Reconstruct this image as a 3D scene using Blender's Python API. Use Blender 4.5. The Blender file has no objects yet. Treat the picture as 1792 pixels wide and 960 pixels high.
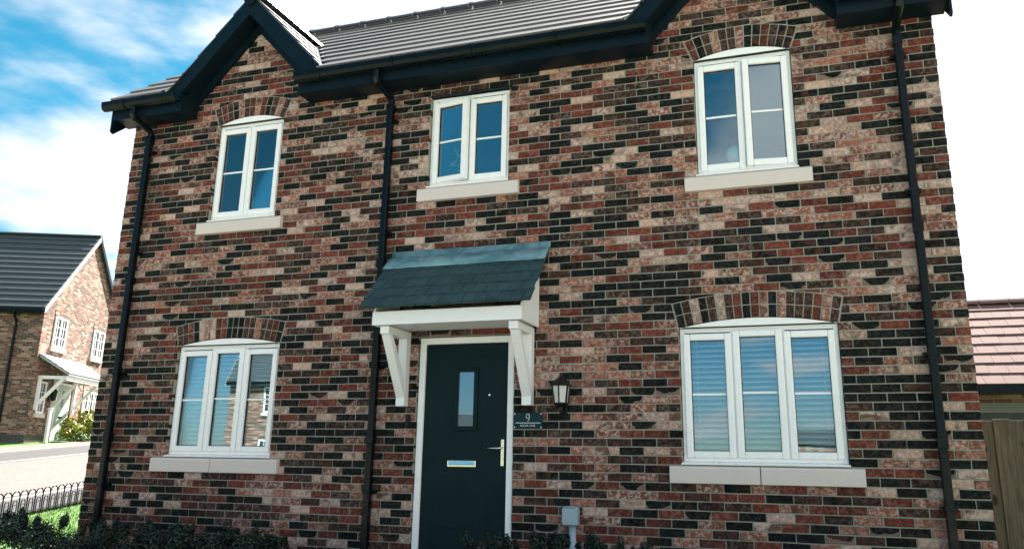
import bpy, bmesh, math, random
from mathutils import Vector, Matrix
random.seed(7)
R = math.radians
sc = bpy.context.scene
col = sc.collection

# ------------------------------------------------------------------ camera
cam_d = bpy.data.cameras.new('camera'); cam = bpy.data.objects.new('camera', cam_d); col.objects.link(cam)
FPX, PITCH, YAW, ROLL = 1401.77, 0.253818, 0.322274, -0.013233
CAM = Vector((7.64738, -7.26260, 1.70629)); PCX, PCY = 929.917, 434.209
def rot_cam():
    cx, sx = math.cos(PITCH), math.sin(PITCH); cy, sy = math.cos(YAW), math.sin(YAW); cz, sz = math.cos(ROLL), math.sin(ROLL)
    yaw = Matrix(((cy, -sy, 0), (sy, cy, 0), (0, 0, 1)))
    pit = Matrix(((1, 0, 0), (0, cx, -sx), (0, sx, cx)))
    rol = Matrix(((cz, 0, sz), (0, 1, 0), (-sz, 0, cz)))
    return yaw @ pit @ rol
RC = rot_cam()
m = Matrix.Identity(4)
for i in range(3):
    m[i][0] = RC[i][0]; m[i][1] = RC[i][2]; m[i][2] = -RC[i][1]; m[i][3] = CAM[i]
cam.matrix_world = m
cam_d.sensor_width = 36; cam_d.sensor_fit = 'HORIZONTAL'; cam_d.lens = FPX / 1792 * 36
cam_d.shift_x = (896 - PCX) / 1792; cam_d.shift_y = (PCY - 480) / 1792
cam_d.clip_start = 0.05; cam_d.clip_end = 5000
sc.camera = cam

# ------------------------------------------------------------------ sky, sun, exposure
SUN_EL = R(45); SUN_AZ = R(86)          # angle from +x towards +y
to_sun = Vector((math.cos(SUN_EL) * math.cos(SUN_AZ), math.cos(SUN_EL) * math.sin(SUN_AZ), math.sin(SUN_EL)))
sun_d = bpy.data.lights.new('sun', 'SUN'); sun_d.energy = 5.0; sun_d.angle = R(1.2); sun_d.color = (1.0, 0.93, 0.84)
sun = bpy.data.objects.new('sun', sun_d); col.objects.link(sun)
sun.rotation_mode = 'QUATERNION'; sun.rotation_quaternion = to_sun.to_track_quat('Z', 'Y'); sun.location = (20, 10, 30)

W = bpy.data.worlds.new('World'); sc.world = W; W.use_nodes = True
wn, wl = W.node_tree.nodes, W.node_tree.links
wn.clear()
def wnode(t, **k):
    n = wn.new(t)
    for a, b in k.items(): setattr(n, a, b)
    return n
sky = wnode('ShaderNodeTexSky', sky_type='NISHITA', sun_disc=False, sun_elevation=SUN_EL, sun_rotation=math.pi / 2 - SUN_AZ)
sky.air_density = 1.0; sky.dust_density = 0.2; sky.ozone_density = 1.6
tint = wnode('ShaderNodeMix', data_type='RGBA', blend_type='MULTIPLY'); tint.inputs[0].default_value = 1
hz = wnode('ShaderNodeMix', data_type='RGBA'); hz.inputs[6].default_value = (0.16, 0.225, 0.28, 1); hz.inputs[7].default_value = (0.044, 0.295, 0.305, 1)
wl.new(sky.outputs[0], tint.inputs[6])
tc = wnode('ShaderNodeTexCoord')
sep = wnode('ShaderNodeSeparateXYZ'); wl.new(tc.outputs['Generated'], sep.inputs[0])
hr = wnode('ShaderNodeMapRange', interpolation_type='SMOOTHSTEP'); wl.new(sep.outputs[2], hr.inputs[0]); hr.inputs[1].default_value = 0.02; hr.inputs[2].default_value = 0.38
wl.new(hr.outputs[0], hz.inputs[0]); wl.new(hz.outputs[2], tint.inputs[7])
# cloud deck: direction projected on a flat layer so clouds flatten towards the horizon
zz = wnode('ShaderNodeMath', operation='MAXIMUM'); wl.new(sep.outputs[2], zz.inputs[0]); zz.inputs[1].default_value = 0.0
za = wnode('ShaderNodeMath', operation='ADD'); wl.new(zz.outputs[0], za.inputs[0]); za.inputs[1].default_value = 0.22
dx = wnode('ShaderNodeMath', operation='DIVIDE'); wl.new(sep.outputs[0], dx.inputs[0]); wl.new(za.outputs[0], dx.inputs[1])
dy = wnode('ShaderNodeMath', operation='DIVIDE'); wl.new(sep.outputs[1], dy.inputs[0]); wl.new(za.outputs[0], dy.inputs[1])
cb = wnode('ShaderNodeCombineXYZ'); wl.new(dx.outputs[0], cb.inputs[0]); wl.new(dy.outputs[0], cb.inputs[1])
mp = wnode('ShaderNodeMapping'); wl.new(cb.outputs[0], mp.inputs[0])
CLOUD_OFF = (2.9, 1.2, 0.0)
mp.inputs['Location'].default_value = CLOUD_OFF
n1 = wnode('ShaderNodeTexNoise'); n1.inputs['Scale'].default_value = 0.95; n1.inputs['Detail'].default_value = 9; n1.inputs['Roughness'].default_value = 0.52; n1.inputs['Distortion'].default_value = 0.25
wl.new(mp.outputs[0], n1.inputs['Vector'])
# cloud bank is thicker on the sun's side, as in the view
sd = wnode('ShaderNodeVectorMath', operation='DOT_PRODUCT'); wl.new(tc.outputs['Generated'], sd.inputs[0]); sd.inputs[1].default_value = (0.88, 0.47, 0.0)
sm = wnode('ShaderNodeMapRange'); wl.new(sd.outputs['Value'], sm.inputs[0])
sm.inputs[1].default_value = -0.95; sm.inputs[2].default_value = 0.75; sm.inputs[3].default_value = -0.34; sm.inputs[4].default_value = 0.30
ad = wnode('ShaderNodeMath', operation='ADD'); wl.new(n1.outputs[0], ad.inputs[0]); wl.new(sm.outputs[0], ad.inputs[1])
cr = wnode('ShaderNodeMapRange', interpolation_type='SMOOTHSTEP'); wl.new(ad.outputs[0], cr.inputs[0])
cr.inputs[1].default_value = 0.385; cr.inputs[2].default_value = 0.48; cr.inputs[3].default_value = 0.03; cr.inputs[4].default_value = 0.97
n2 = wnode('ShaderNodeTexNoise'); n2.inputs['Scale'].default_value = 1.7; n2.inputs['Detail'].default_value = 6; wl.new(mp.outputs[0], n2.inputs['Vector'])
cc = wnode('ShaderNodeMix', data_type='RGBA'); wl.new(n2.outputs[0], cc.inputs[0])
cc.inputs[6].default_value = (1.45, 1.64, 1.78, 1); cc.inputs[7].default_value = (3.5, 3.42, 3.45, 1)
mx = wnode('ShaderNodeMix', data_type='RGBA'); wl.new(cr.outputs[0], mx.inputs[0]); wl.new(tint.outputs[2], mx.inputs[6]); wl.new(cc.outputs[2], mx.inputs[7])
bg = wnode('ShaderNodeBackground'); bg.inputs[1].default_value = 0.10; wl.new(mx.outputs[2], bg.inputs[0])
wo = wnode('ShaderNodeOutputWorld'); wl.new(bg.outputs[0], wo.inputs[0])

vs = sc.view_settings
vs.view_transform = 'Standard'; vs.look = 'None'; vs.exposure = 2.38; vs.gamma = 1.0; vs.use_curve_mapping = False
sc.render.engine = 'CYCLES'
sc.render.resolution_x = 1024; sc.render.resolution_y = 548

# ------------------------------------------------------------------ materials
MATS = {}
class NT:
    def __init__(s, name):
        s.m = bpy.data.materials.new(name); s.m.use_nodes = True
        s.n = s.m.node_tree.nodes; s.l = s.m.node_tree.links
        s.b = s.n['Principled BSDF']; s.out = s.n['Material Output']
        MATS[name] = s.m
    def node(s, t, **k):
        n = s.n.new(t)
        for a, b in k.items():
            if a.startswith('i_'): n.inputs[a[2:].replace('_', ' ')].default_value = b
            else: setattr(n, a, b)
        return n
    def link(s, a, b): s.l.new(a, b)
    def coord(s, kind='Object', scale=None):
        t = s.node('ShaderNodeTexCoord').outputs[kind]
        if kind == 'World':
            pass
        if scale:
            mpn = s.node('ShaderNodeMapping'); s.link(t, mpn.inputs[0]); mpn.inputs['Scale'].default_value = scale
            return mpn.outputs[0]
        return t
    def pos(s, scale=None):
        t = s.node('ShaderNodeNewGeometry').outputs['Position']
        if scale:
            mpn = s.node('ShaderNodeMapping'); s.link(t, mpn.inputs[0]); mpn.inputs['Scale'].default_value = scale
            return mpn.outputs[0]
        return t
    def noise(s, vec, scale, detail=4, rough=0.5, dist=0):
        n = s.node('ShaderNodeTexNoise'); s.link(vec, n.inputs['Vector'])
        n.inputs['Scale'].default_value = scale; n.inputs['Detail'].default_value = detail
        n.inputs['Roughness'].default_value = rough; n.inputs['Distortion'].default_value = dist
        return n.outputs[0]
    def mix(s, fac, a, b, blend='MIX'):
        n = s.node('ShaderNodeMix', data_type='RGBA', blend_type=blend)
        for i, v in ((0, fac), (6, a), (7, b)):
            if hasattr(v, 'is_linked') or hasattr(v, 'links'): s.link(v, n.inputs[i])
            elif i == 0: n.inputs[0].default_value = v
            else: n.inputs[i].default_value = (*v, 1) if len(v) == 3 else v
        return n.outputs[2]
    def rng(s, v, a, b, c=0.0, d=1.0, smooth=True):
        n = s.node('ShaderNodeMapRange', interpolation_type='SMOOTHSTEP' if smooth else 'LINEAR')
        s.link(v, n.inputs[0])
        for i, q in enumerate((a, b, c, d)): n.inputs[i + 1].default_value = q
        return n.outputs[0]
    def math(s, op, a, b=None):
        n = s.node('ShaderNodeMath', operation=op)
        for i, v in ((0, a), (1, b)):
            if v is None: continue
            if hasattr(v, 'links'): s.link(v, n.inputs[i])
            else: n.inputs[i].default_value = v
        return n.outputs[0]
    def color(s, v):
        if hasattr(v, 'links'): s.link(v, s.b.inputs['Base Color'])
        else: s.b.inputs['Base Color'].default_value = (*v, 1)
    def rough(s, v):
        if hasattr(v, 'links'): s.link(v, s.b.inputs['Roughness'])
        else: s.b.inputs['Roughness'].default_value = v
    def bump(s, h, strength=0.3, dist=0.01):
        n = s.node('ShaderNodeBump'); n.inputs['Strength'].default_value = strength; n.inputs['Distance'].default_value = dist
        s.link(h, n.inputs['Height']); s.link(n.outputs[0], s.b.inputs['Normal'])

def simple(name, c, rough=0.5, var=0.12, scale=6, bump=0.0, spec=0.5, metal=0.0):
    t = NT(name); p = t.pos(); nz = t.noise(p, scale, 5, 0.6)
    d = tuple(x * (1 - var) for x in c); e = tuple(min(1, x * (1 + var)) for x in c)
    t.color(t.mix(nz, d, e)); t.b.inputs['Roughness'].default_value = rough
    t.link(t.rng(t.noise(p, scale * 3, 3), 0.3, 0.7, max(0.02, rough - 0.08), min(1, rough + 0.08)), t.b.inputs['Roughness'])
    t.b.inputs['Specular IOR Level'].default_value = spec; t.b.inputs['Metallic'].default_value = metal
    if bump: t.bump(t.noise(p, scale * 12, 4), bump, 0.004)
    return t.m

# multi-coloured brick: per-brick colour attribute + kiln marks drawn in brick-local UV
t = NT('brick')
ac = t.node('ShaderNodeAttribute', attribute_name='Col'); ap = t.node('ShaderNodeAttribute', attribute_name='Par')
sp = t.node('ShaderNodeSeparateColor'); t.link(ap.outputs['Color'], sp.inputs[0])
P = t.pos()
seed = t.math('MULTIPLY', sp.outputs[2], 37.0)
off = t.node('ShaderNodeCombineXYZ'); t.link(seed, off.inputs[0]); t.link(seed, off.inputs[1])
pv = t.node('ShaderNodeVectorMath', operation='ADD'); t.link(P, pv.inputs[0]); t.link(off.outputs[0], pv.inputs[1]); PV = pv.outputs[0]
nA = t.noise(PV, 30, 7, 0.70, 0.3); nB = t.noise(PV, 65, 5, 0.65); nC = t.noise(PV, 9, 3, 0.5)
base = t.mix(t.rng(nA, 0.25, 0.75), t.mix(1.0, ac.outputs['Color'], (0.72, 0.70, 0.70), 'MULTIPLY'), t.mix(1.0, ac.outputs['Color'], (1.28, 1.25, 1.22), 'MULTIPLY'))
palem = t.math('MULTIPLY', t.rng(nA, 0.47, 0.58), sp.outputs[1])
base = t.mix(palem, base, (0.52, 0.40, 0.355))
base = t.mix(t.math('MULTIPLY', t.rng(t.noise(PV, 6.5, 4, 0.6, 0.8), 0.50, 0.62), t.rng(sp.outputs[2], 0.55, 0.85, 0, 0.85)), base, t.mix(nA, (0.022, 0.014, 0.012), (0.13, 0.048, 0.035)))
soot = t.math('MULTIPLY', t.rng(nC, 0.55, 0.70), 0.55)
base = t.mix(soot, base, (0.016, 0.018, 0.018))
uv = t.node('ShaderNodeUVMap', uv_map='UVMap'); su = t.node('ShaderNodeSeparateXYZ'); t.link(uv.outputs[0], su.inputs[0])
cu = t.math('ABSOLUTE', t.math('SUBTRACT', t.math('MULTIPLY', su.outputs[0], 2.0), 1.0))
lim = t.math('ADD', t.math('MULTIPLY', t.math('POWER', cu, 2.6), 0.75), 0.10)
lim = t.math('ADD', t.math('ADD', lim, t.math('MULTIPLY', t.math('SUBTRACT', nC, 0.5), 2.0)), t.math('MULTIPLY', t.math('SUBTRACT', sp.outputs[2], 0.6), 0.6))
cres = t.math('MULTIPLY', t.math('LESS_THAN', su.outputs[1], lim), sp.outputs[0])
base = t.mix(t.math('MULTIPLY', cres, 0.8), base, t.mix(nA, (0.12, 0.065, 0.05), (0.36, 0.25, 0.21)))
base = t.mix(t.math('MULTIPLY', t.rng(nB, 0.60, 0.74), 0.5), base, (0.07, 0.05, 0.043))
t.color(base); t.rough(0.86); t.b.inputs['Specular IOR Level'].default_value = 0.12
t.bump(t.math('ADD', nB, t.math('MULTIPLY', nA, 1.2)), 0.45, 0.006)

t = NT('mortar'); P = t.pos(); n = t.noise(P, 40, 5, 0.6); n2_ = t.noise(P, 2.5, 3)
t.color(t.mix(n, t.mix(n2_, (0.19, 0.198, 0.160), (0.28, 0.29, 0.240)), (0.36, 0.365, 0.31))); t.rough(0.95); t.bump(n, 0.6, 0.006)

# far brickwork: courses too small to pick apart
def far_brick(name, stops, mortar):
    t = NT(name); c = t.coord('Object'); s3 = t.node('ShaderNodeSeparateXYZ'); t.link(c, s3.inputs[0])
    h = t.math('ADD', s3.outputs[0], s3.outputs[1]); cv = t.node('ShaderNodeCombineXYZ'); t.link(h, cv.inputs[0]); t.link(s3.outputs[2], cv.inputs[1])
    b = t.node('ShaderNodeTexBrick'); t.link(cv.outputs[0], b.inputs['Vector'])
    b.inputs['Color1'].default_value = (0, 0, 0, 1); b.inputs['Color2'].default_value = (1, 1, 1, 1); b.inputs['Mortar'].default_value = (0.5, 0.5, 0.5, 1)
    b.inputs['Scale'].default_value = 1; b.inputs['Mortar Size'].default_value = 0.006; b.inputs['Brick Width'].default_value = 0.225; b.inputs['Row Height'].default_value = 0.075; b.inputs['Bias'].default_value = 0
    r = t.node('ShaderNodeValToRGB'); r.color_ramp.interpolation = 'CONSTANT'; t.link(b.outputs['Color'], r.inputs[0])
    els = r.color_ramp.elements
    els[0].position = 0; els[0].color = (*stops[0][1], 1); els[1].position = stops[1][0]; els[1].color = (*stops[1][1], 1)
    for p_, c_ in stops[2:]:
        e = els.new(p_); e.color = (*c_, 1)
    nz = t.noise(c, 30, 4)
    t.color(t.mix(b.outputs['Fac'], t.mix(t.math('MULTIPLY', nz, 0.35), r.outputs[0], (0.30, 0.2, 0.16)), mortar)); t.rough(0.9)
    t.bump(t.math('SUBTRACT', 1.0, b.outputs['Fac']), 0.5, 0.008)
    return t.m
RED, PINK, BROWN, DARK, PALE = (0.120, 0.0300, 0.0210), (0.235, 0.098, 0.070), (0.036, 0.0185, 0.0150), (0.0058, 0.0078, 0.0082), (0.40, 0.265, 0.215)
far_brick('far_brick', [(0, DARK), (0.22, (0.075, .038, .03)), (0.36, (0.13, .036, .026)), (0.58, (0.25, .112, .08)), (0.84, (0.36, .22, .17))], (0.28, 0.25, 0.21))
far_brick('blue_brick', [(0, (0.02, .026, .03)), (0.5, (0.035, .045, .05))], (0.16, 0.17, 0.16))

t = NT('roof_tile'); P = t.pos(); n = t.noise(P, 3, 5); f = t.noise(P, 60, 4)
t.color(t.mix(n, (0.040, 0.044, 0.048), (0.065, 0.070, 0.075))); t.rough(t.rng(n, 0.3, 0.7, 0.34, 0.42)); t.b.inputs['Specular IOR Level'].default_value = 1.0; t.bump(f, 0.05, 0.001)
t = NT('slate_tile'); P = t.pos(); n = t.noise(P, 3, 5); t.color(t.mix(n, (0.026, 0.040, 0.047), (0.046, 0.062, 0.070))); t.rough(0.6); t.bump(t.noise(P, 60, 4), 0.1, 0.002)
t = NT('porch_tile'); P = t.pos(); n = t.noise(P, 5, 6, 0.65); f = t.noise(P, 80, 4)
oi = t.node('ShaderNodeObjectInfo')
t.color(t.mix(t.rng(n, 0.3, 0.7), t.mix(oi.outputs['Random'], (0.010, 0.036, 0.042), (0.023, 0.063, 0.071)), (0.029, 0.072, 0.080))); t.rough(0.62); t.bump(f, 0.25, 0.003)
t = NT('lead'); P = t.pos(); n = t.noise(P, 4, 6, 0.65, 1.0); n2_ = t.noise(t.pos((1, 1, 8)), 5, 4)
t.color(t.mix(t.rng(n, 0.35, 0.7), (0.075, 0.19, 0.23), (0.22, 0.36, 0.40))); t.rough(0.55); t.b.inputs['Metallic'].default_value = 0.15; t.bump(n2_, 0.2, 0.006)
t = NT('pink_tile'); P = t.pos(); n = t.noise(P, 4, 5, .6); oi = t.node('ShaderNodeObjectInfo')
t.color(t.mix(n, t.mix(oi.outputs['Random'], (0.135, 0.082, 0.078), (0.165, 0.106, 0.102)), (0.175, 0.122, 0.118))); t.b.inputs['Specular IOR Level'].default_value = 0.15; t.rough(0.9); t.bump(t.noise(P, 60, 3), 0.2, 0.003)

simple('pvc', (0.87, 0.87, 0.885), 0.32, 0.03, 3)
simple('white_timber', (0.84, 0.84, 0.85), 0.45, 0.05, 4)
simple('stone', (0.64, 0.565, 0.535), 0.85, 0.06, 5, 0.25)
simple('black_plastic', (0.0025, 0.0050, 0.0070), 0.30, 0.2, 3, spec=0.18)
simple('fascia', (0.0028, 0.0095, 0.0150), 0.42, 0.15, 2, spec=0.18)
simple('black_metal', (0.006, 0.007, 0.008), 0.35, 0.2, 8, spec=0.25)
simple('seal', (0.012, 0.014, 0.016), 0.6, 0.1, 8)
simple('chrome', (0.78, 0.74, 0.70), 0.16, 0.04, 8, metal=1.0)
simple('grey_plastic', (0.30, 0.40, 0.46), 0.45, 0.06, 6)
simple('sign_slate', (0.006, 0.034, 0.044), 0.5, 0.15, 12, spec=0.12)
simple('sign_white', (0.75, 0.75, 0.74), 0.5, 0.05, 12)
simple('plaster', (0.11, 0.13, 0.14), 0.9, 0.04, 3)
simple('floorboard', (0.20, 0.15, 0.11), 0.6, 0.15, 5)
simple('blind_white', (0.86, 0.88, 0.88), 0.5, 0.04, 5)
simple('curtain_cloth', (0.45, 0.50, 0.52), 0.9, 0.08, 9)
simple('sage_door', (0.36, 0.45, 0.38), 0.4, 0.06, 3)
simple('tarmac', (0.045, 0.046, 0.050), 0.9, 0.22, 9, 0.4)
simple('kerb_stone', (0.215, 0.202, 0.194), 0.85, 0.10, 5, 0.3)
simple('soil', (0.07, 0.05, 0.035), 0.95, 0.3, 9, 0.5)
simple('bark', (0.07, 0.05, 0.035), 0.9, 0.3, 20)
simple('petal', (0.8, 0.8, 0.78), 0.6, 0.05, 20)
simple('globe_glass', (0.86, 0.86, 0.84), 0.35, 0.02, 6)
simple('galvanised', (0.42, 0.44, 0.46), 0.5, 0.1, 8, metal=0.4)
simple('garage_door', (0.028, 0.032, 0.036), 0.45, 0.1, 3)

t = NT('door_skin'); P = t.pos((1, 1, 0.09)); n = t.noise(P, 55, 5, 0.6, 1.2); b_ = t.noise(t.pos(), 3, 3)
t.color(t.mix(n, (0.0020, 0.0125, 0.0155), (0.0045, 0.0205, 0.0245))); t.rough(t.rng(b_, 0.3, 0.7, 0.40, 0.52)); t.b.inputs['Specular IOR Level'].default_value = 0.10; t.bump(n, 0.5, 0.005)

def leafmat(name, a, b, c):
    t = NT(name); oi = t.node('ShaderNodeAttribute', attribute_name='Lv'); P = t.pos()
    n = t.noise(P, 4, 4)
    t.color(t.mix(t.rng(n, 0.35, 0.65), t.mix(oi.outputs['Fac'], a, b), t.mix(oi.outputs['Fac'], b, c))); t.rough(0.42)
    t.b.inputs['Specular IOR Level'].default_value = 0.4
    return t.m
leafmat('hedge_leaf', (0.004, 0.011, 0.007), (0.009, 0.021, 0.013), (0.018, 0.040, 0.023))
leafmat('yellow_leaf', (0.13, 0.19, 0.02), (0.30, 0.32, 0.03), (0.40, 0.38, 0.06))
leafmat('green_leaf', (0.05, 0.12, 0.02), (0.09, 0.18, 0.03), (0.16, 0.24, 0.06))
leafmat('grass_blade', (0.04, 0.13, 0.012), (0.07, 0.19, 0.018), (0.11, 0.24, 0.03))

t = NT('lawn'); P = t.pos(); n = t.noise(P, 1.2, 6); n3 = t.noise(P, 30, 4)
t.color(t.mix(n, t.mix(n3, (0.035, 0.10, 0.012), (0.06, 0.15, 0.02)), (0.08, 0.17, 0.028))); t.rough(0.95); t.bump(n3, 0.6, 0.03)

t = NT('block_paving'); P = t.pos()
mpn = t.node('ShaderNodeMapping'); t.link(P, mpn.inputs[0]); mpn.inputs['Rotation'].default_value = (0, 0, R(-17.5 + 45))
b = t.node('ShaderNodeTexBrick'); t.link(mpn.outputs[0], b.inputs['Vector'])
b.inputs['Color1'].default_value = (0.125, 0.086, 0.078, 1); b.inputs['Color2'].default_value = (0.165, 0.120, 0.112, 1); b.inputs['Mortar'].default_value = (0.095, 0.072, 0.064, 1)
b.inputs['Scale'].default_value = 1; b.inputs['Mortar Size'].default_value = 0.004; b.inputs['Brick Width'].default_value = 0.2; b.inputs['Row Height'].default_value = 0.1
t.color(t.mix(t.math('MULTIPLY', t.noise(P, 0.8, 5), 0.4), b.outputs['Color'], (0.155, 0.122, 0.113))); t.rough(0.85)

simple('bounce_paving', (0.44, 0.40, 0.37), 0.85, 0.12, 6, 0.3)  # kept pale so the unseen front ground bounces light to the house
t = NT('fence_wood'); P = t.coord('Object'); s3 = t.node('ShaderNodeMapping'); t.link(P, s3.inputs[0]); s3.inputs['Scale'].default_value = (1, 1, 0.06)
oi = t.node('ShaderNodeObjectInfo'); ofs = t.node('ShaderNodeVectorMath', operation='ADD'); t.link(s3.outputs[0], ofs.inputs[0])
cv = t.node('ShaderNodeCombineXYZ'); sd_ = t.math('MULTIPLY', oi.outputs['Random'], 50.0); t.link(sd_, cv.inputs[0]); t.link(sd_, cv.inputs[2]); t.link(cv.outputs[0], ofs.inputs[1])
g = t.noise(ofs.outputs[0], 38, 6, 0.65, 1.5)
vor = t.node('ShaderNodeTexVoronoi'); kv = t.node('ShaderNodeMapping'); t.link(P, kv.inputs[0]); kv.inputs['Scale'].default_value = (1, 1, 0.45)
ko = t.node('ShaderNodeVectorMath', operation='ADD'); t.link(kv.outputs[0], ko.inputs[0]); t.link(cv.outputs[0], ko.inputs[1]); t.link(ko.outputs[0], vor.inputs['Vector']); vor.inputs['Scale'].default_value = 7
knot = t.rng(vor.outputs['Distance'], 0.08, 0.2, 1, 0)
wv = t.mix(t.rng(g, 0.3, 0.7), t.mix(oi.outputs['Random'], (0.050, 0.036, 0.022), (0.072, 0.053, 0.033)), t.mix(oi.outputs['Random'], (0.125, 0.094, 0.060), (0.165, 0.124, 0.080)))
t.color(t.mix(knot, wv, (0.022, 0.015, 0.009))); t.rough(0.88); t.bump(g, 0.5, 0.006)

def glassmat(name, tr, base_r):
    t = NT(name); t.n.remove(t.b)
    fr = t.node('ShaderNodeFresnel'); fr.inputs[0].default_value = 1.5
    fac = t.math('MINIMUM', t.math('ADD', t.math('MULTIPLY', fr.outputs[0], 1.6), base_r), 1.0)
    gl = t.node('ShaderNodeBsdfGlossy'); gl.inputs['Roughness'].default_value = 0.004; gl.inputs['Color'].default_value = (0.86, 0.96, 1, 1)
    nb = t.node('ShaderNodeBump'); nb.inputs['Strength'].default_value = 0.02; nb.inputs['Distance'].default_value = 0.02
    t.link(t.noise(t.pos(), 1.6, 2), nb.inputs['Height']); t.link(nb.outputs[0], gl.inputs['Normal'])
    tp = t.node('ShaderNodeBsdfTransparent'); tp.inputs[0].default_value = (*tr, 1)
    ms = t.node('ShaderNodeMixShader'); t.link(fac, ms.inputs[0]); t.link(tp.outputs[0], ms.inputs[1]); t.link(gl.outputs[0], ms.inputs[2])
    t.link(ms.outputs[0], t.out.inputs[0]); return t.m
glassmat('window_glass', (0.78, 0.90, 0.92), 0.105)
t = NT('lantern_glass'); t.color((0.85, 0.86, 0.86)); t.rough(0.25); t.b.inputs['Transmission Weight'].default_value = 0.45

# ------------------------------------------------------------------ mesh helpers
ORG = {}            # builder-space origin of each object
class MB:
    def __init__(s): s.v = []; s.f = []; s.mi = []
    def add(s, vs_, fs, mi=0):
        o = len(s.v); s.v += [tuple(x) for x in vs_]; s.f += [tuple(i + o for i in f) for f in fs]; s.mi += [mi] * len(fs); return s
    def box(s, x0, x1, y0, y1, z0, z1, mi=0):
        v = [(x0, y0, z0), (x1, y0, z0), (x1, y1, z0), (x0, y1, z0), (x0, y0, z1), (x1, y0, z1), (x1, y1, z1), (x0, y1, z1)]
        return s.add(v, [(0, 3, 2, 1), (4, 5, 6, 7), (0, 1, 5, 4), (1, 2, 6, 5), (2, 3, 7, 6), (3, 0, 4, 7)], mi)
    def obox(s, c, ax, ay, az, mi=0):
        c = Vector(c); ax, ay, az = Vector(ax), Vector(ay), Vector(az)
        v = [c + a * ax + b * ay + d * az for d in (-1, 1) for a, b in ((-1, -1), (1, -1), (1, 1), (-1, 1))]
        return s.add(v, [(0, 3, 2, 1), (4, 5, 6, 7), (0, 1, 5, 4), (1, 2, 6, 5), (2, 3, 7, 6), (3, 0, 4, 7)], mi)
    def prism(s, poly, d0, d1, axis='y', mi=0):
        # poly: list of 2D points, ccw as seen from -axis for y (x,z) ; extruded between d0 and d1
        n = len(poly)
        def P3(p, d):
            if axis == 'y': return (p[0], d, p[1])
            if axis == 'x': return (d, p[0], p[1])
            return (p[0], p[1], d)
        v = [P3(p, d0) for p in poly] + [P3(p, d1) for p in poly]
        fs = [tuple(range(n)), tuple(range(2 * n - 1, n - 1, -1))]
        fs += [(i, i + n, (i + 1) % n + n, (i + 1) % n) for i in range(n)]
        return s.add(v, fs, mi)
    def bar(s, a, b, w, h, up=(0, 0, 1), mi=0):
        a, b = Vector(a), Vector(b); d = b - a; L = d.length; d.normalize()
        sx = d.cross(Vector(up))
        if sx.length < 1e-4: sx = d.cross(Vector((0, 1, 0)))
        sx.normalize(); uz = sx.cross(d)
        return s.obox((a + b) / 2, d * L / 2, sx * w / 2, uz * h / 2, mi)
    def tube(s, pts, r, n=10, caps=True, mi=0):
        pts = [Vector(p) for p in pts]; rings = []
        rr = r if isinstance(r, (list, tuple)) else [r] * len(pts)
        prev = None
        for i, p in enumerate(pts):
            d = (pts[min(i + 1, len(pts) - 1)] - pts[max(i - 1, 0)]).normalized()
            u = (prev - prev.dot(d) * d) if prev else d.cross(Vector((0, 0, 1)))
            if u.length < 1e-4: u = d.cross(Vector((0, 1, 0)))
            u.normalize(); prev = u; w = d.cross(u)
            rings.append([p + rr[i] * (math.cos(2 * math.pi * k / n) * u + math.sin(2 * math.pi * k / n) * w) for k in range(n)])
        v = [q for rg in rings for q in rg]; fs = []
        for i in range(len(rings) - 1):
            for k in range(n):
                fs.append((i * n + k, i * n + (k + 1) % n, (i + 1) * n + (k + 1) % n, (i + 1) * n + k))
        if caps: fs += [tuple(range(n))[::-1], tuple(range((len(rings) - 1) * n, len(rings) * n))]
        return s.add(v, fs, mi)
    def lathe(s, prof, c, n=16, mi=0, phase=0.0):
        v = []; fs = []
        for r_, z in prof:
            v += [(c[0] + r_ * math.cos(2 * math.pi * (k / n) + phase), c[1] + r_ * math.sin(2 * math.pi * (k / n) + phase), c[2] + z) for k in range(n)]
        for i in range(len(prof) - 1):
            for k in range(n): fs.append((i * n + k, i * n + (k + 1) % n, (i + 1) * n + (k + 1) % n, (i + 1) * n + k))
        fs += [tuple(range(n))[::-1], tuple(range((len(prof) - 1) * n, len(prof) * n))]
        return s.add(v, fs, mi)
    def mesh(s, name, o, mats):
        me = bpy.data.meshes.new(name)
        me.from_pydata([(x - o[0], y - o[1], z - o[2]) for x, y, z in s.v], [], s.f)
        for mm in mats: me.materials.append(MATS[mm])
        if len(mats) > 1: me.polygons.foreach_set('material_index', s.mi)
        me.update(); return me
    def build(s, name, mat, parent=None, org=None, bevel=0, smooth=False, fix=True):
        xs = [v[0] for v in s.v]; ys = [v[1] for v in s.v]; zs = [v[2] for v in s.v]
        o = org or ((min(xs) + max(xs)) / 2, (min(ys) + max(ys)) / 2, min(zs))
        me = s.mesh(name, o, [mat] if isinstance(mat, str) else mat)
        if fix:
            bm = bmesh.new(); bm.from_mesh(me); bmesh.ops.recalc_face_normals(bm, faces=bm.faces); bm.to_mesh(me); bm.free()
        if smooth: me.polygons.foreach_set('use_smooth', [True] * len(me.polygons))
        ob = link(name, me, o, parent)
        if bevel:
            md = ob.modifiers.new('bevel', 'BEVEL'); md.width = bevel; md.segments = 2; md.limit_method = 'ANGLE'; md.angle_limit = R(40)
        return ob
def link(name, data, o, parent=None):
    ob = bpy.data.objects.new(name, data); col.objects.link(ob)
    po = ORG[parent] if parent else (0, 0, 0)
    ob.location = (o[0] - po[0], o[1] - po[1], o[2] - po[2])
    if parent: ob.parent = parent
    ORG[ob] = o; return ob
def empty(name, o): 
    e = link(name, None, o); e.empty_display_size = 0.2; return e
def tag(o, label=None, cat=None, group=None, kind=None):
    for k, v in (('label', label), ('category', cat), ('group', group), ('kind', kind)):
        if v: o[k] = v
    return o

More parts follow.
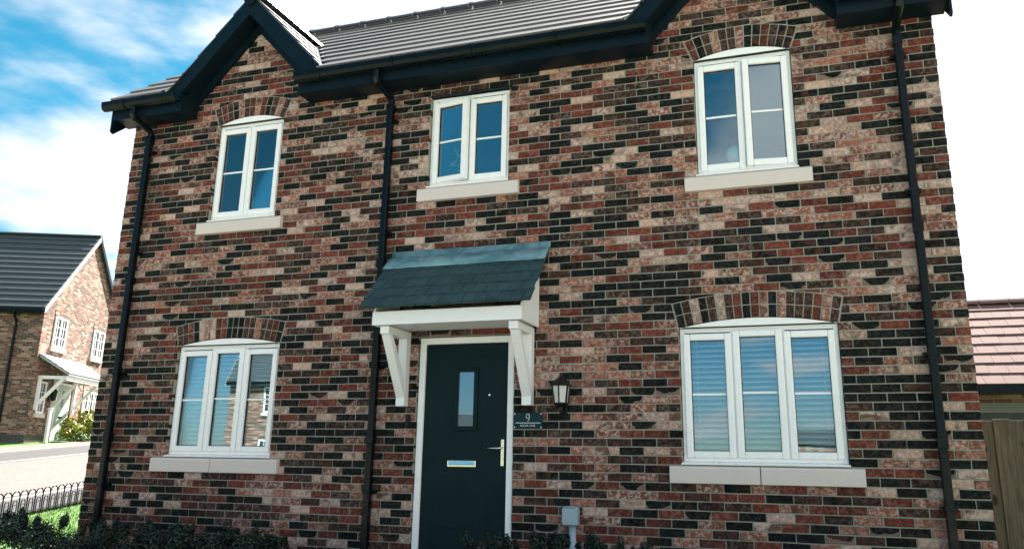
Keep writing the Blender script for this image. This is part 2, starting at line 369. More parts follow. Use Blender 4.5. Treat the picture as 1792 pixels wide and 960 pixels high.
# ------------------------------------------------------------------ terrain
GZ = 0.6
def soft(t): return 0.5 * (t + math.sqrt(t * t + 0.6))
def H(x, y):
    t_ = -0.8 * (x + 3) + 0.6 * (y - 3)
    up = min(soft(t_ + 0.2) - 0.2, 24.0)
    if t_ < -4: up = 0
    dn = min(max(-1.6 - y, 0), 8) * 0.05
    return GZ + 0.073 * max(up, 0) - dn
def axis(a, b, lo, hi, st):
    r = []
    x = lo
    while x <= hi + 1e-6: r.append(x); x += st
    e = st; x = hi
    while x < b: e *= 1.5; x = min(x + e, b); r.append(x)
    e = st; x = lo
    while x > a: e *= 1.5; x = max(x - e, a); r.insert(0, x)
    return r
gx = axis(-900, 900, -36, 26, 0.5); gy = axis(-900, 900, -20, 42, 0.5)
mb = MB(); mb.v = [(x, y, H(x, y)) for y in gy for x in gx]
nx = len(gx); mb.f = [(j * nx + i, j * nx + i + 1, (j + 1) * nx + i + 1, (j + 1) * nx + i) for j in range(len(gy) - 1) for i in range(nx - 1)]
mb.mi = [0] * len(mb.f)
tag(mb.build('ground', 'lawn', org=(0, 0, 0), fix=False, smooth=True), kind='structure')
TH = R(17.5); DR = Vector((-math.sin(TH), math.cos(TH), 0)); NQ = Vector((-math.cos(TH), -math.sin(TH), 0))
def strip(name, mat, q0, q1, dz, s0=-2.4, s1=60, thick=0.0):
    mb = MB(); n = int((s1 - s0) / 0.7); k = max(1, int((q1 - q0) / 0.6))
    for i in range(n + 1):
        for j in range(k + 1):
            s_ = s0 + (s1 - s0) * i / n; q = q0 + (q1 - q0) * j / k
            p = NQ * q + DR * s_; mb.v.append((p.x, p.y, H(p.x, p.y) + dz))
    for i in range(n):
        for j in range(k):
            a = i * (k + 1) + j; mb.f.append((a, a + 1, a + k + 2, a + k + 1)); mb.mi.append(0)
    if thick:
        nt = len(mb.v); mb.v += [(x, y, z - thick) for x, y, z in mb.v]
        for i in range(n):
            a = i * (k + 1); b_ = a + k + 1; mb.f += [(a, b_, b_ + nt, a + nt), (a + k, a + k + nt, b_ + k + nt, b_ + k)]; mb.mi += [0, 0]
    return tag(mb.build(name, mat, fix=False), kind='structure')
strip('footpath', 'tarmac', 3.22, 4.28, 0.030, thick=.1)
strip('kerb', 'kerb_stone', 4.28, 4.42, 0.045, thick=.15)
strip('verge_strip', 'tarmac', 4.42, 4.60, 0.020)
strip('kerb', 'kerb_stone', 4.60, 4.74, 0.035, thick=.12)
strip('road', 'block_paving', 4.74, 8.50, 0.020)
strip('kerb', 'kerb_stone', 8.50, 8.64, 0.055, thick=.15)
strip('road', 'tarmac', 8.64, 10.20, 0.030)
strip('kerb', 'kerb_stone', 10.20, 10.34, 0.075, thick=.15)
strip('pavement', 'block_paving', 10.34, 11.35, 0.065, thick=.12)
def front(name, mat, y0, y1, dz, thick=.12, xa=-34, xb=44):
    mb = MB(); n = int((xb - xa) / 1.5); k = max(1, int((y1 - y0) / .8))
    for i in range(n + 1):
        for j in range(k + 1):
            x, y = xa + (xb - xa) * i / n, y0 + (y1 - y0) * j / k; mb.v.append((x, y, H(x, y) + dz))
    mb.f = [(i * (k + 1) + j, (i + 1) * (k + 1) + j, (i + 1) * (k + 1) + j + 1, i * (k + 1) + j + 1) for i in range(n) for j in range(k)]; mb.mi = [0] * len(mb.f)
    return tag(mb.build(name, mat, fix=False), kind='structure')
front('pavement', 'bounce_paving', -4.9, -3.2, .045); front('kerb', 'kerb_stone', -5.05, -4.9, .05); front('road', 'bounce_paving', -12.5, -5.05, .012); front('pavement', 'bounce_paving', -14.5, -12.6, .06)  # unseen paving in front, added to bounce sunlight onto the facade
# front path to the door and planting bed
mb = MB(); mb.box(4.25, 5.15, -3.2, -0.03, GZ - .35, GZ + 0.03)
tag(mb.build('path', 'kerb_stone', bevel=.01), kind='structure')
mb = MB(); mb.box(-0.6, 3.3, -1.35, -0.02, GZ - .1, GZ + 0.02); mb.box(5.2, 9.0, -1.35, -0.02, GZ - .1, GZ + 0.02)
tag(mb.build('planting_bed', 'soil'), kind='structure')

# ------------------------------------------------------------------ HOUSE
house = tag(empty('brick_house', (4.5, 2.5, GZ)), 'two-storey multi-coloured brick house with two front gables and dark front door', 'house')
BW, BH, J = 0.225, 0.075, 0.010
ZT = 75 * BH                                   # z of course line v=0
def vz(v): return (75 - v) * BH
HW, HD = 9.0, 5.0
GXC = (1.735, 7.3125)                          # gable centres
GT = 1.06                                      # gable slope
ZSOF = 5.60                                    # eaves soffit
ZBR = 6.83                                     # brick apex
# openings: x0,x1,z0,z1(springing), rise, kind
OPEN = {
    'gfl': (1.065, 2.400, vz(53), vz(37), 0.072),
    'gfr': (29.5 * BW, 35.5 * BW + J, vz(53), vz(37), 0.075),
    'ffl': (1.265, 2.175, vz(18), vz(2), 0.080),
    'ffr': (30.5 * BW, 34.5 * BW + J, vz(18), vz(2), 0.080),
    'ffm': (18 * BW, 22 * BW + J, vz(16), vz(2), 0.0),
    'door': (18 * BW - J, 22.5 * BW, GZ, vz(37), 0.0),
}
ARC = 0.222
def arch_geo(o):
    x0, x1, z0, z1, r = o; w = (x1 - x0) / 2; Rr = (w * w + r * r) / (2 * r)
    return (x0 + x1) / 2, z1 + r - Rr, Rr, math.asin(w / Rr)   # centre x, centre z, radius, half angle
HOLES = []                                     # convex polygons (ccw in x,z) that bricks may not enter
for k, o in OPEN.items():
    x0, x1, z0, z1, r = o
    if r:
        cx_, cz_, Rr, ha = arch_geo(o)
        arc = [(cx_ + (Rr + ARC + J) * math.sin(a), cz_ + (Rr + ARC + J) * math.cos(a)) for a in [ha * 1.0 - 2 * ha * i / 12 for i in range(13)]]
        e = J / math.cos(ha)
        HOLES.append([(x0 - e, z1), (x1 + e, z1)] + [(p[0] + (e if i == 0 else (-e if i == 12 else 0)), p[1]) for i, p in enumerate(arc)])
        HOLES.append([(x0, z0), (x1, z0), (x1, z1 + .001), (x0, z1 + .001)])
    else:
        HOLES.append([(x0, z0), (x1, z0), (x1, z1), (x0, z1)])
SILLS = {   # x0,x1,v top
    'gfl': (0.915, 2.525, 53), 'gfr': (6.525, 8.105, 53), 'ffl': (1.150, 2.290, 18), 'ffr': (6.745, 7.885, 18), 'ffm': (3.955, 5.080, 16)}
for k, (a, b, v) in SILLS.items():
    HOLES.append([(a - .006, vz(v + 2)), (b + .006, vz(v + 2)), (b + .006, vz(v)), (a - .006, vz(v))])
def clip(poly, a, b, keep_left=True):
    # keep the part left of directed line a->b (or right)
    out = []; n = len(poly)
    def sd(p): 
        c = (b[0] - a[0]) * (p[1] - a[1]) - (b[1] - a[1]) * (p[0] - a[0]); return c if keep_left else -c
    for i in range(n):
        p, q = poly[i], poly[(i + 1) % n]; sp_, sq = sd(p), sd(q)
        if sp_ >= 0: out.append(p)
        if (sp_ > 0 > sq) or (sp_ < 0 < sq):
            tt = sp_ / (sp_ - sq); out.append((p[0] + tt * (q[0] - p[0]), p[1] + tt * (q[1] - p[1])))
    return out
def area(p):
    return 0.5 * abs(sum(p[i][0] * p[(i + 1) % len(p)][1] - p[(i + 1) % len(p)][0] * p[i][1] for i in range(len(p)))) if len(p) > 2 else 0
def bbox_hit(p, h):
    return not (max(q[0] for q in p) <= min(q[0] for q in h) or min(q[0] for q in p) >= max(q[0] for q in h) or max(q[1] for q in p) <= min(q[1] for q in h) or min(q[1] for q in p) >= max(q[1] for q in h))
def carve(poly, holes):
    res = [poly]
    for h in holes:
        nr = []
        for p in res:
            if not bbox_hit(p, h): nr.append(p); continue
            inter = p
            for i in range(len(h)):
                inter = clip(inter, h[i], h[(i + 1) % len(h)])
                if area(inter) < 1e-7: break
            if area(inter) < 2e-6: nr.append(p); continue
            parts = [clip(p, h[i], h[(i + 1) % len(h)], False) for i in range(len(h))]
            parts = [q for q in parts if area(q) > 4e-4]
            parts.sort(key=area, reverse=True)
            if parts:
                nr.append(parts[0])
                # brick cut through by a narrow hole: keep the far side too
                for q in parts[1:]:
                    cx0 = sum(a[0] for a in q) / len(q); cx1 = sum(a[0] for a in parts[0]) / len(parts[0])
                    if (max(a[0] for a in q) <= min(a[0] for a in parts[0]) + 1e-6) or (min(a[0] for a in q) >= max(a[0] for a in parts[0]) - 1e-6): nr.append(q); break
        res = nr
    return res
def zlimit(x):
    z = ZSOF + 0.03
    for g in GXC: z = max(z, ZBR - GT * abs(x - g)) if abs(x - g) < (ZBR - ZSOF) / GT else z
    return z

rb = random.Random(11)
def pick_colour(r=rb):
    k = r.random()
    if k < 0.33: c = DARK; kind = 'd'
    elif k < 0.50: c = BROWN; kind = 'b'
    elif k < 0.70: c = RED; kind = 'r'
    elif k < 0.90: c = PINK; kind = 'p'
    else: c = PALE; kind = 'w'
    f = r.uniform(0.68, 1.32); hsh = r.uniform(-0.06, 0.06)
    c = (c[0] * f * (1 + hsh), c[1] * f, c[2] * f * (1 - hsh))
    cres = 1.0 if (kind == 'd' and r.random() < 0.10) or (kind == 'b' and r.random() < 0.02) else 0.0
    pale = {'d': 0.04, 'b': 0.15, 'r': 0.12, 'p': 0.62, 'w': 1.0}[kind] * r.uniform(0.5, 1.3)
    return c, (cres, min(pale, 1), r.random())
class BrickMesh:
    def __init__(s): s.v = []; s.f = []; s.c = []; s.p = []; s.uv = []
    def brick(s, poly, y0, y1, colr, par, ch=0.0035, r=rb):
        n = len(poly); cx_ = sum(p[0] for p in poly) / n; cz_ = sum(p[1] for p in poly) / n
        mnx, mxx = min(p[0] for p in poly), max(p[0] for p in poly); mnz, mxz = min(p[1] for p in poly), max(p[1] for p in poly)
        o = len(s.v)
        def inset(p, d): 
            return (p[0] + (d if p[0] < cx_ else -d), p[1] + (d if p[1] < cz_ else -d))
        j = lambda a: r.uniform(-a, a)
        pj = [(p[0] + j(.0016), p[1] + j(.0016)) for p in poly]
        fr = [inset(p, ch) for p in pj]; dy0 = j(.0018)
        s.v += [(p[0], y0 + dy0 + j(.0012), p[1]) for p in fr] + [(p[0], y0 + ch + dy0, p[1]) for p in pj] + [(p[0], y1, p[1]) for p in pj]
        fs = [tuple(o + i for i in range(n))]
        for a in (0, n):
            fs += [(o + a + i, o + a + n + i, o + a + n + (i + 1) % n, o + a + (i + 1) % n) for i in range(n)]
        s.f += fs
        for f in fs:
            for vi in f:
                x, _, z = s.v[vi]; s.uv.append(((x - mnx) / max(mxx - mnx, .01), (z - mnz) / max(mxz - mnz, .01)))
                s.c.append(colr); s.p.append(par)
    def mesh(s, name, o=(0, 0, 0)):
        me = bpy.data.meshes.new(name); me.from_pydata([(a - o[0], b - o[1], c - o[2]) for a, b, c in s.v], [], s.f)
        me.materials.append(MATS['brick'])
        ul = me.uv_layers.new(name='UVMap'); ul.data.foreach_set('uv', [x for q in s.uv for x in q])
        ca = me.color_attributes.new('Col', 'FLOAT_COLOR', 'CORNER'); ca.data.foreach_set('color', [x for q in s.c for x in (*q, 1.0)])
        cp = me.color_attributes.new('Par', 'FLOAT_COLOR', 'CORNER'); cp.data.foreach_set('color', [x for q in s.p for x in (*q, 1.0)])
        me.update(); return me

# mortar backing of the front wall
def backing():
    mb = MB(); y0, y1 = 0.0075, 0.104
    rects = {k: (o[0], o[1], o[2] - (0 if k == 'door' else 0), o[3] + (o[4] if o[4] else 0)) for k, o in OPEN.items()}
    xs = sorted(set([0.004, HW - .004] + [v for r_ in rects.values() for v in r_[:2]]))
    zs = sorted(set([GZ - .3, ZSOF + .02] + [v for r_ in rects.values() for v in r_[2:]]))
    cells = {}
    for i in range(len(xs) - 1):
        for k in range(len(zs) - 1):
            mx_, mz_ = (xs[i] + xs[i + 1]) / 2, (zs[k] + zs[k + 1]) / 2
            cells[i, k] = not any(r_[0] < mx_ < r_[1] and r_[2] < mz_ < r_[3] for r_ in rects.values())
    def V(x, y, z): mb.v.append((x, y, z)); return len(mb.v) - 1
    for (i, k), on in cells.items():
        if not on: continue
        a, b, c, d = xs[i], xs[i + 1], zs[k], zs[k + 1]
        mb.f.append((V(a, y0, c), V(b, y0, c), V(b, y0, d), V(a, y0, d))); mb.mi.append(0)
        for di, dk, q in ((-1, 0, ((a, c), (a, d))), (1, 0, ((b, d), (b, c))), (0, -1, ((b, c), (a, c))), (0, 1, ((a, d), (b, d)))):
            if not cells.get((i + di, k + dk), False):
                (p0, p1), (q0, q1) = q
                mb.f.append((V(p0, y0, p1), V(q0, y0, q1), V(q0, y1, q1), V(p0, y1, p1))); mb.mi.append(0)
    for g in GXC:
        hw = (ZBR - ZSOF) / GT
        mb.prism([(g - hw, ZSOF), (g + hw, ZSOF), (g, ZBR)], y0 + .0005, y1)
    return mb.build('front_wall', 'mortar', house, org=(4.5, 0, GZ), fix=False)
wall = backing()

# bricks of the front wall
allb = []
for v in range(-17, 68):
    zt, zb = vz(v) - J / 2, vz(v + 1) + J / 2
    if zb < GZ - .1: continue
    off_ = 0.0 if v % 2 else 0.5
    u = -1
    while u < 41:
        a, b = (u + off_) * BW + J / 2, (u + off_ + 1) * BW - J / 2
        a, b = max(a, 0.0), min(b, HW); u += 1
        if b - a < 0.03: continue
        poly = [(a, zb), (b, zb), (b, zt), (a, zt)]
        full = abs((b - a) - (BW - J)) < 1e-4
        zc = (zt + zb) / 2
        # roof line
        if zt > ZSOF + .03:
            best = []
            for g in GXC:
                q = clip(clip(poly, (g, ZBR), (g - 1, ZBR - GT)), (g + 1, ZBR - GT), (g, ZBR))
                if area(q) > area(best): best = q
            if area(best) < 1e-3: best = clip(poly, (10, ZSOF + .012), (-10, ZSOF + .012))
            if area(best) < 6e-4: continue
            if area(best) < area(poly) - 1e-5: full = False
            poly = best
        ps = carve(poly, HOLES)
        for p in ps:
            w_ = max(q[0] for q in p) - min(q[0] for q in p)
            if area(p) < 9e-4 or w_ < 0.02: continue
            c_, pr_ = pick_colour()
            allb.append((p, c_, pr_, full and len(ps) == 1 and area(p) > area([(a, zb), (b, zb), (b, zt), (a, zt)]) - 1e-5, (a + b) / 2, zc))
def px_of(x, y, z):
    c = RC.transposed() @ (Vector((x, y, z)) - CAM)
    return PCX + FPX * c.x / c.y, PCY - FPX * c.z / c.y, c.y
cand = []
for i, b in enumerate(allb):
    if not b[3]: continue
    X, Y, D = px_of(b[4], 0, b[5])
    if 10 < X < 1782 and 10 < Y < 925: cand.append((abs(Vector((b[4], 0, b[5])) .y - CAM.y) / D ** 3, i))
cand.sort(reverse=True); single = set(i for _, i in cand[:295])
VAR = []
rv = random.Random(5)
for k in range(60):
    c_, pr_ = pick_colour(rv); bmsh = BrickMesh(); w2, h2 = (BW - J) / 2, (BH - J) / 2
    bmsh.brick([(-w2, -h2), (w2, -h2), (w2, h2), (-w2, h2)], 0, .095, c_, pr_, r=rv); VAR.append(bmsh.mesh('brick'))
rest = BrickMesh()
for i, (p, c_, pr_, full, xc, zc) in enumerate(allb):
    if i in single: link('brick', VAR[rv.randrange(60)], (xc, rv.uniform(-.0015, .0015), zc), wall)
    else: rest.brick(p, 0.0, 0.095, c_, pr_)
ob = link('brickwork', rest.mesh('brickwork', (4.5, 0, GZ)), (4.5, 0, GZ), wall); tag(ob, kind='stuff')

# arches: mortar bed + two rings of voussoirs
for k in ('gfl', 'gfr', 'ffl', 'ffr'):
    o = OPEN[k]; cx_, cz_, Rr, ha = arch_geo(o)
    def ringpt(rad, a): return (cx_ + rad * math.sin(a), cz_ + rad * math.cos(a))
    mb = MB(); N = 16
    for i in range(N):
        a0, a1 = -ha + 2 * ha * i / N, -ha + 2 * ha * (i + 1) / N
        mb.prism([ringpt(Rr + .002, a0), ringpt(Rr + .002, a1), ringpt(Rr + ARC + .008, a1), ringpt(Rr + ARC + .008, a0)], 0.0065, .104)
    arch = mb.build('brick_arch', 'mortar', house, org=(cx_, 0, o[3]))
    n = max(9, round(2 * ha * (Rr + .11) / 0.0745)); ra = random.Random(hash(k) % 1000 if False else sum(map(ord, k)))
    i = 0
    while i < n:
        c_, pr_ = pick_colour(ra)
        if ra.random() < .25: c_, pr_ = (BROWN[0] * 1.3, BROWN[1] * 1.2, BROWN[2] * 1.2), (0, .1, ra.random())
        for ring in (0, 1):
            r0, r1 = Rr + (0.0 if ring == 0 else .115), Rr + (.106 if ring == 0 else ARC)
            da = .0045 / Rr
            a0, a1 = -ha + 2 * ha * i / n + da, -ha + 2 * ha * (i + 1) / n - da
            pl = [ringpt(r0, a0), ringpt(r0, a1), ringpt(r1, a1), ringpt(r1, a0)]
            oc = (sum(q[0] for q in pl) / 4, 0, sum(q[1] for q in pl) / 4)
            bmsh = BrickMesh(); bmsh.brick([(q[0] - oc[0], q[1] - oc[2]) for q in pl], 0, .095, c_, (0, pr_[1], pr_[2]), r=ra)
            link('arch_brick', bmsh.mesh('arch_brick'), oc, arch)
        i += 1

# other walls (outside the picture; simple brick)
mb = MB(); mb.box(0.012, .10, .106, HD, GZ - .3, 5.62); mb.prism([(.106, 5.62), (HD, 5.62), (HD / 2, 5.62 + .78 * HD / 2)], .012, .10, 'x'); mb.build('side_wall', 'far_brick', house, org=(0, 0, 0))
mb = MB(); mb.box(HW - .10, HW - .012, .106, HD, GZ - .3, 5.62); mb.prism([(.106, 5.62), (HD, 5.62), (HD / 2, 5.62 + .78 * HD / 2)], HW - .10, HW - .012, 'x'); mb.build('side_wall', 'far_brick', house, org=(0, 0, 0))
mb = MB(); mb.box(0.012, HW - .012, HD + .002, HD + .1, GZ - .3, 5.62); mb.build('back_wall', 'far_brick', house, org=(0, 0, 0))

# stone sills
for k, (a, b, v) in SILLS.items():
    z0, z1 = vz(v + 2), vz(v) - 0.004
    cuts = [(a, b)] if k.startswith('ff') else [(a, a + (b - a) * (.485 if k == 'gfl' else .482) - .004), (a + (b - a) * (.485 if k == 'gfl' else .482) + .004, b)]
    for (c0, c1) in cuts:
        mb = MB(); mb.prism([(-0.042, z0), (-0.042, z1 - .022), (-0.030, z1 - .006), (0.10, z1), (0.10, z0)], c0, c1, 'x')
        mb.build('stone_sill', 'stone', house, bevel=.004)

# windows
def rectframe(mb, x0, x1, z0, z1, w, y0, y1, wb=None, wt=None):
    wb = wb or w; wt = wt or w
    mb.box(x0, x0 + w, y0, y1, z0, z1); mb.box(x1 - w, x1, y0, y1, z0, z1)
    mb.box(x0 + w, x1 - w, y0, y1, z0, z0 + wb); mb.box(x0 + w, x1 - w, y0, y1, z1 - wt, z1)
FY = 0.046
def window(k, lights, opened=None, vents=()):
    x0, x1, z0, z1, r = OPEN[k]
    fx0, fx1 = x0 + .006, x1 - .006; fz0, fz1 = z0 + .030, z1 - (.004 if r else .022)
    mb = MB(); rectframe(mb, fx0, fx1, fz0, fz1, .040, FY, FY + .06)
    n = lights; lw = (fx1 - fx0 - .080 - (n - 1) * .034) / n; cells = []
    for i in range(n):
        a = fx0 + .040 + i * (lw + .034); cells.append((a, a + lw))
        if i: mb.box(a - .034, a, FY, FY + .06, fz0 + .04, fz1 - .04)
    win = mb.build('window', 'pvc', house, bevel=.004)
    # projecting plastic cill
    mb = MB(); mb.prism([(-.006, fz0 - .026), (-.010, fz0 - .012), (FY - .004, fz0 - .001), (FY + .058, fz0 - .001), (FY + .058, fz0 - .026)], fx0 - .018, fx1 + .010, 'x')
    mb.build('window_cill', 'pvc', win, bevel=.003)
    mb = MB(); mb.box(fx0 - .004, fx1 + .004, .012, FY + .05, fz0 - .0295, fz0 - .027); mb.build('cill_seal', 'seal', win)
    for i, (a, b) in enumerate(cells):
        op = (opened or {}).get(i, 0.0)
        sx0, sx1, sz0, sz1 = a - .012, b + .012, fz0 + .030, fz1 - (.052 if vents and i in vents else .030)
        hinge_left = op >= 0
        hx = sx0 if hinge_left else sx1
        piv = Vector((hx, FY - .014, 0))
        mb = MB(); rectframe(mb, sx0, sx1, sz0, sz1, .060, FY - .022, FY + .045)
        bz = .012; ix0, ix1, iz0, iz1 = sx0 + .060, sx1 - .060, sz0 + .060, sz1 - .060
        for (p, q) in (((ix0, iz0), (ix1, iz0)), ((ix1, iz0), (ix1, iz1)), ((ix1, iz1), (ix0, iz1)), ((ix0, iz1), (ix0, iz0))):
            pass
        s = mb.build('sash', 'pvc', win, org=(hx, FY - .022, sz0), bevel=.010)
        mb = MB(); rectframe(mb, sx0 + .004, sx1 - .004, sz0 + .004, sz1 - .004, .030, FY - .004, FY - .0005); mb.build('gap_shade_seal', 'seal', win)  # dark seal strip, also stands in for the shaded gap at open sashes
        mb = MB(); rectframe(mb, ix0 - .001, ix1 + .001, iz0 - .001, iz1 + .001, .0065, FY + .006, FY + .030)
        gk = mb.build('gasket', 'seal', s)
        mb = MB(); mb.box(ix0, ix1, FY + .016, FY + .022, iz0, iz1)
        gl = mb.build('glass_pane', 'window_glass', s)
        # the bar sits in the middle of the glazing
        zm = iz0 + (iz1 - iz0) * (.50 if not k.startswith('gf') else .505)
        mb = MB(); mb.box(ix0 + .006, ix1 - .006, FY + .010, FY + .0155, zm - .009, zm + .009); mb.box(ix0 + .006, ix1 - .006, FY + .0225, FY + .028, zm - .009, zm + .009)
        br = mb.build('glazing_bar', 'pvc', s)
        if op:
            s.rotation_euler.z = -op if hinge_left else -op
        # keep three levels: sash pieces hang directly under the window
        for ch in (gk, gl, br):
            if op:
                d = Vector(ORG[ch]) - Vector(ORG[s]); d.rotate(Matrix.Rotation(s.rotation_euler.z, 3, 'Z')); w0 = Vector(ORG[s]) + d
                ch.rotation_euler.z = s.rotation_euler.z
            else: w0 = Vector(ORG[ch])
            ch.parent = win; ch.location = w0 - Vector(ORG[win])
        # dark rebate between frame and casement
        if vents and i in vents:
            mb = MB(); mb.box(a + .02, b - .02, FY - .010, FY + .002, fz1 - .042, fz1 - .026); mb.build('trickle_vent', 'pvc', win, bevel=.003)
            mb = MB(); mb.box(a + .022, b - .022, FY - .006, FY + .002, fz1 - .046, fz1 - .0425); mb.build('vent_slot', 'seal', win)
    if r:
        cx_, cz_, Rr, ha = arch_geo(OPEN[k]); N = 18
        pl = [(cx_ + (Rr - .006) * math.sin(a), cz_ + (Rr - .006) * math.cos(a)) for a in [ha * .985 - 2 * ha * .985 * i / N for i in range(N + 1)]]
        mb = MB(); mb.prism([(pl[-1][0], z1 + .0005)] + [(pl[0][0], z1 + .0005)] + pl, .012, .10)
        mb.build('arch_head_panel', 'pvc', win, bevel=.002)
        mb = MB(); mb.box(x0 + .006, x1 - .006, .018, FY + .05, z1 - .0035, z1 - .0005); mb.build('head_seal', 'seal', win)
    else:
        mb = MB(); mb.box(x0 - .03, x1 + .03, -.004, .10, z1 - .012, z1 - .001); mb.build('lintel', 'fascia', win)
    # room behind the window
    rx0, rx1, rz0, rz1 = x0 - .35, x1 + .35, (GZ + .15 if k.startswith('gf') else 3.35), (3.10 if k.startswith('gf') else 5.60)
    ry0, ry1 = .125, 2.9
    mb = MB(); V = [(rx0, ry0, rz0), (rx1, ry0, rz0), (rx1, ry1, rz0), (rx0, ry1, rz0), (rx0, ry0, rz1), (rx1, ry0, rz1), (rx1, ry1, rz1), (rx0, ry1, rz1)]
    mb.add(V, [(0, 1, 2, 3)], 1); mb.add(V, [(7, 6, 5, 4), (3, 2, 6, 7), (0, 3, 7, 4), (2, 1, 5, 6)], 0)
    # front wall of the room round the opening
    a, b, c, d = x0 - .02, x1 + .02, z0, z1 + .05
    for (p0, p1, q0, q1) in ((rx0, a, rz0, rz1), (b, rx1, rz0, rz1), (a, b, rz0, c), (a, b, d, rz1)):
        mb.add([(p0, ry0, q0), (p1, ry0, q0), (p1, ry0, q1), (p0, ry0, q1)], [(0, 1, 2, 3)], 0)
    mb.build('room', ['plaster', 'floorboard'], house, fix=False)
    return win
window('gfl', 3, vents=(0, 2)); window('gfr', 3, vents=(0, 2))
window('ffl', 2, vents=(0, 1))
window('ffr', 2, opened={1: -R(6)}, vents=(0, 1)); window('ffm', 2, opened={0: R(9)}, vents=(0, 1))

# front door
x0, x1, z0, z1, _ = OPEN['door']
dz0 = z1 - 2.10
mb = MB(); rectframe(mb, x0 + .010, x1 - .010, dz0, z1 - .008, .062, .030, .10, wb=.04); mb.build('door_frame', 'pvc', house, bevel=.004)
mb = MB(); rectframe(mb, x0 + .058, x1 - .058, dz0 + .03, z1 - .056, .016, .040, .095); mb.build('frame_rebate', 'pvc', house, bevel=.003)
mb = MB(); mb.box(x0 - .02, x1 + .02, -.02, .11, GZ - .05, dz0 - .001); mb.build('door_step', 'stone', house, bevel=.006)
lx0, lx1, lz0, lz1 = x0 + .074, x1 - .074, dz0 + .042, z1 - .072
gx0, gx1, gz0, gz1 = 4.425, 4.680, 1.935, 2.545      # outer edge of glazing cassette
mb = MB(); Y0, Y1 = .052, .096
mb.box(lx0, gx0 + .02, Y0, Y1, lz0, lz1); mb.box(gx1 - .02, lx1, Y0, Y1, lz0, lz1)
mb.box(gx0 + .02, gx1 - .02, Y0, Y1, lz0, gz0 + .02); mb.box(gx0 + .02, gx1 - .02, Y0, Y1, gz1 - .02, lz1)
door = mb.build('front_door', 'door_skin', house)
for (a, b, c, d) in ((lx0 + .12, lx1 - .12, lz1 - .15, lz1 - .045), (lx0 + .12, lx1 - .12, lz0 + .06, lz0 + .26)):
    mb = MB(); rectframe(mb, a, b, c, d, .010, Y0 - .0035, Y0 + .002); mb.build('door_moulding', 'door_skin', door, bevel=.002)
mb = MB(); rectframe(mb, gx0, gx1, gz0, gz1, .042, Y0 - .016, Y0 + .02); mb.build('glazing_cassette', 'door_skin', door, bevel=.006)
mb = MB(); rectframe(mb, gx0 + .041, gx1 - .041, gz0 + .041, gz1 - .041, .005, Y0 - .004, Y0 + .02); mb.build('glazing_bead', 'seal', door)
mb = MB(); mb.box(gx0 + .044, gx1 - .044, Y0 + .008, Y0 + .016, gz0 + .044, gz1 - .044); mb.build('door_glass', 'window_glass', door)
mb = MB(); mb.box(4.385, 4.680, Y0 - .010, Y0 + .001, 1.598, 1.662); mb.build('letterbox_plate', 'chrome', door, bevel=.006)
mb = MB(); mb.prism([(Y0 - .012, 1.618), (Y0 - .020, 1.622), (Y0 - .016, 1.652), (Y0 - .012, 1.654)], 4.398, 4.667, 'x'); mb.build('letterbox_flap', 'chrome', door, bevel=.003)
mb = MB(); mb.box(4.930, 4.962, Y0 - .010, Y0 + .001, 1.612, 1.862); mb.build('handle_plate', 'chrome', door, bevel=.010)
mb = MB(); mb.tube([(4.946, Y0 - .008, 1.778), (4.946, Y0 - .048, 1.778), (4.935, Y0 - .055, 1.778), (4.90, Y0 - .056, 1.777), (4.815, Y0 - .052, 1.775)], [.011, .010, .010, .009, .008], 10); mb.build('lever_handle', 'chrome', door, smooth=True)
mb = MB(); mb.tube([(4.946, Y0 - .015, 1.662), (4.946, Y0 - .008, 1.662)], .009, 10); mb.build('lock_cylinder', 'chrome', door)
mb = MB(); mb.tube([(4.800, Y0 - .006, 2.275), (4.800, Y0 + .002, 2.275)], .010, 12); mb.build('spyhole', 'chrome', door)
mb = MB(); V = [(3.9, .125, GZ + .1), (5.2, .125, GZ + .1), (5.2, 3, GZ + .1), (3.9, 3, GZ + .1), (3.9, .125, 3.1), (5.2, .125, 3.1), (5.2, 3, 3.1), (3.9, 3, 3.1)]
mb.add(V, [(0, 1, 2, 3), (7, 6, 5, 4), (3, 2, 6, 7), (0, 3, 7, 4), (2, 1, 5, 6)]); mb.build('room', 'plaster', house, fix=False)

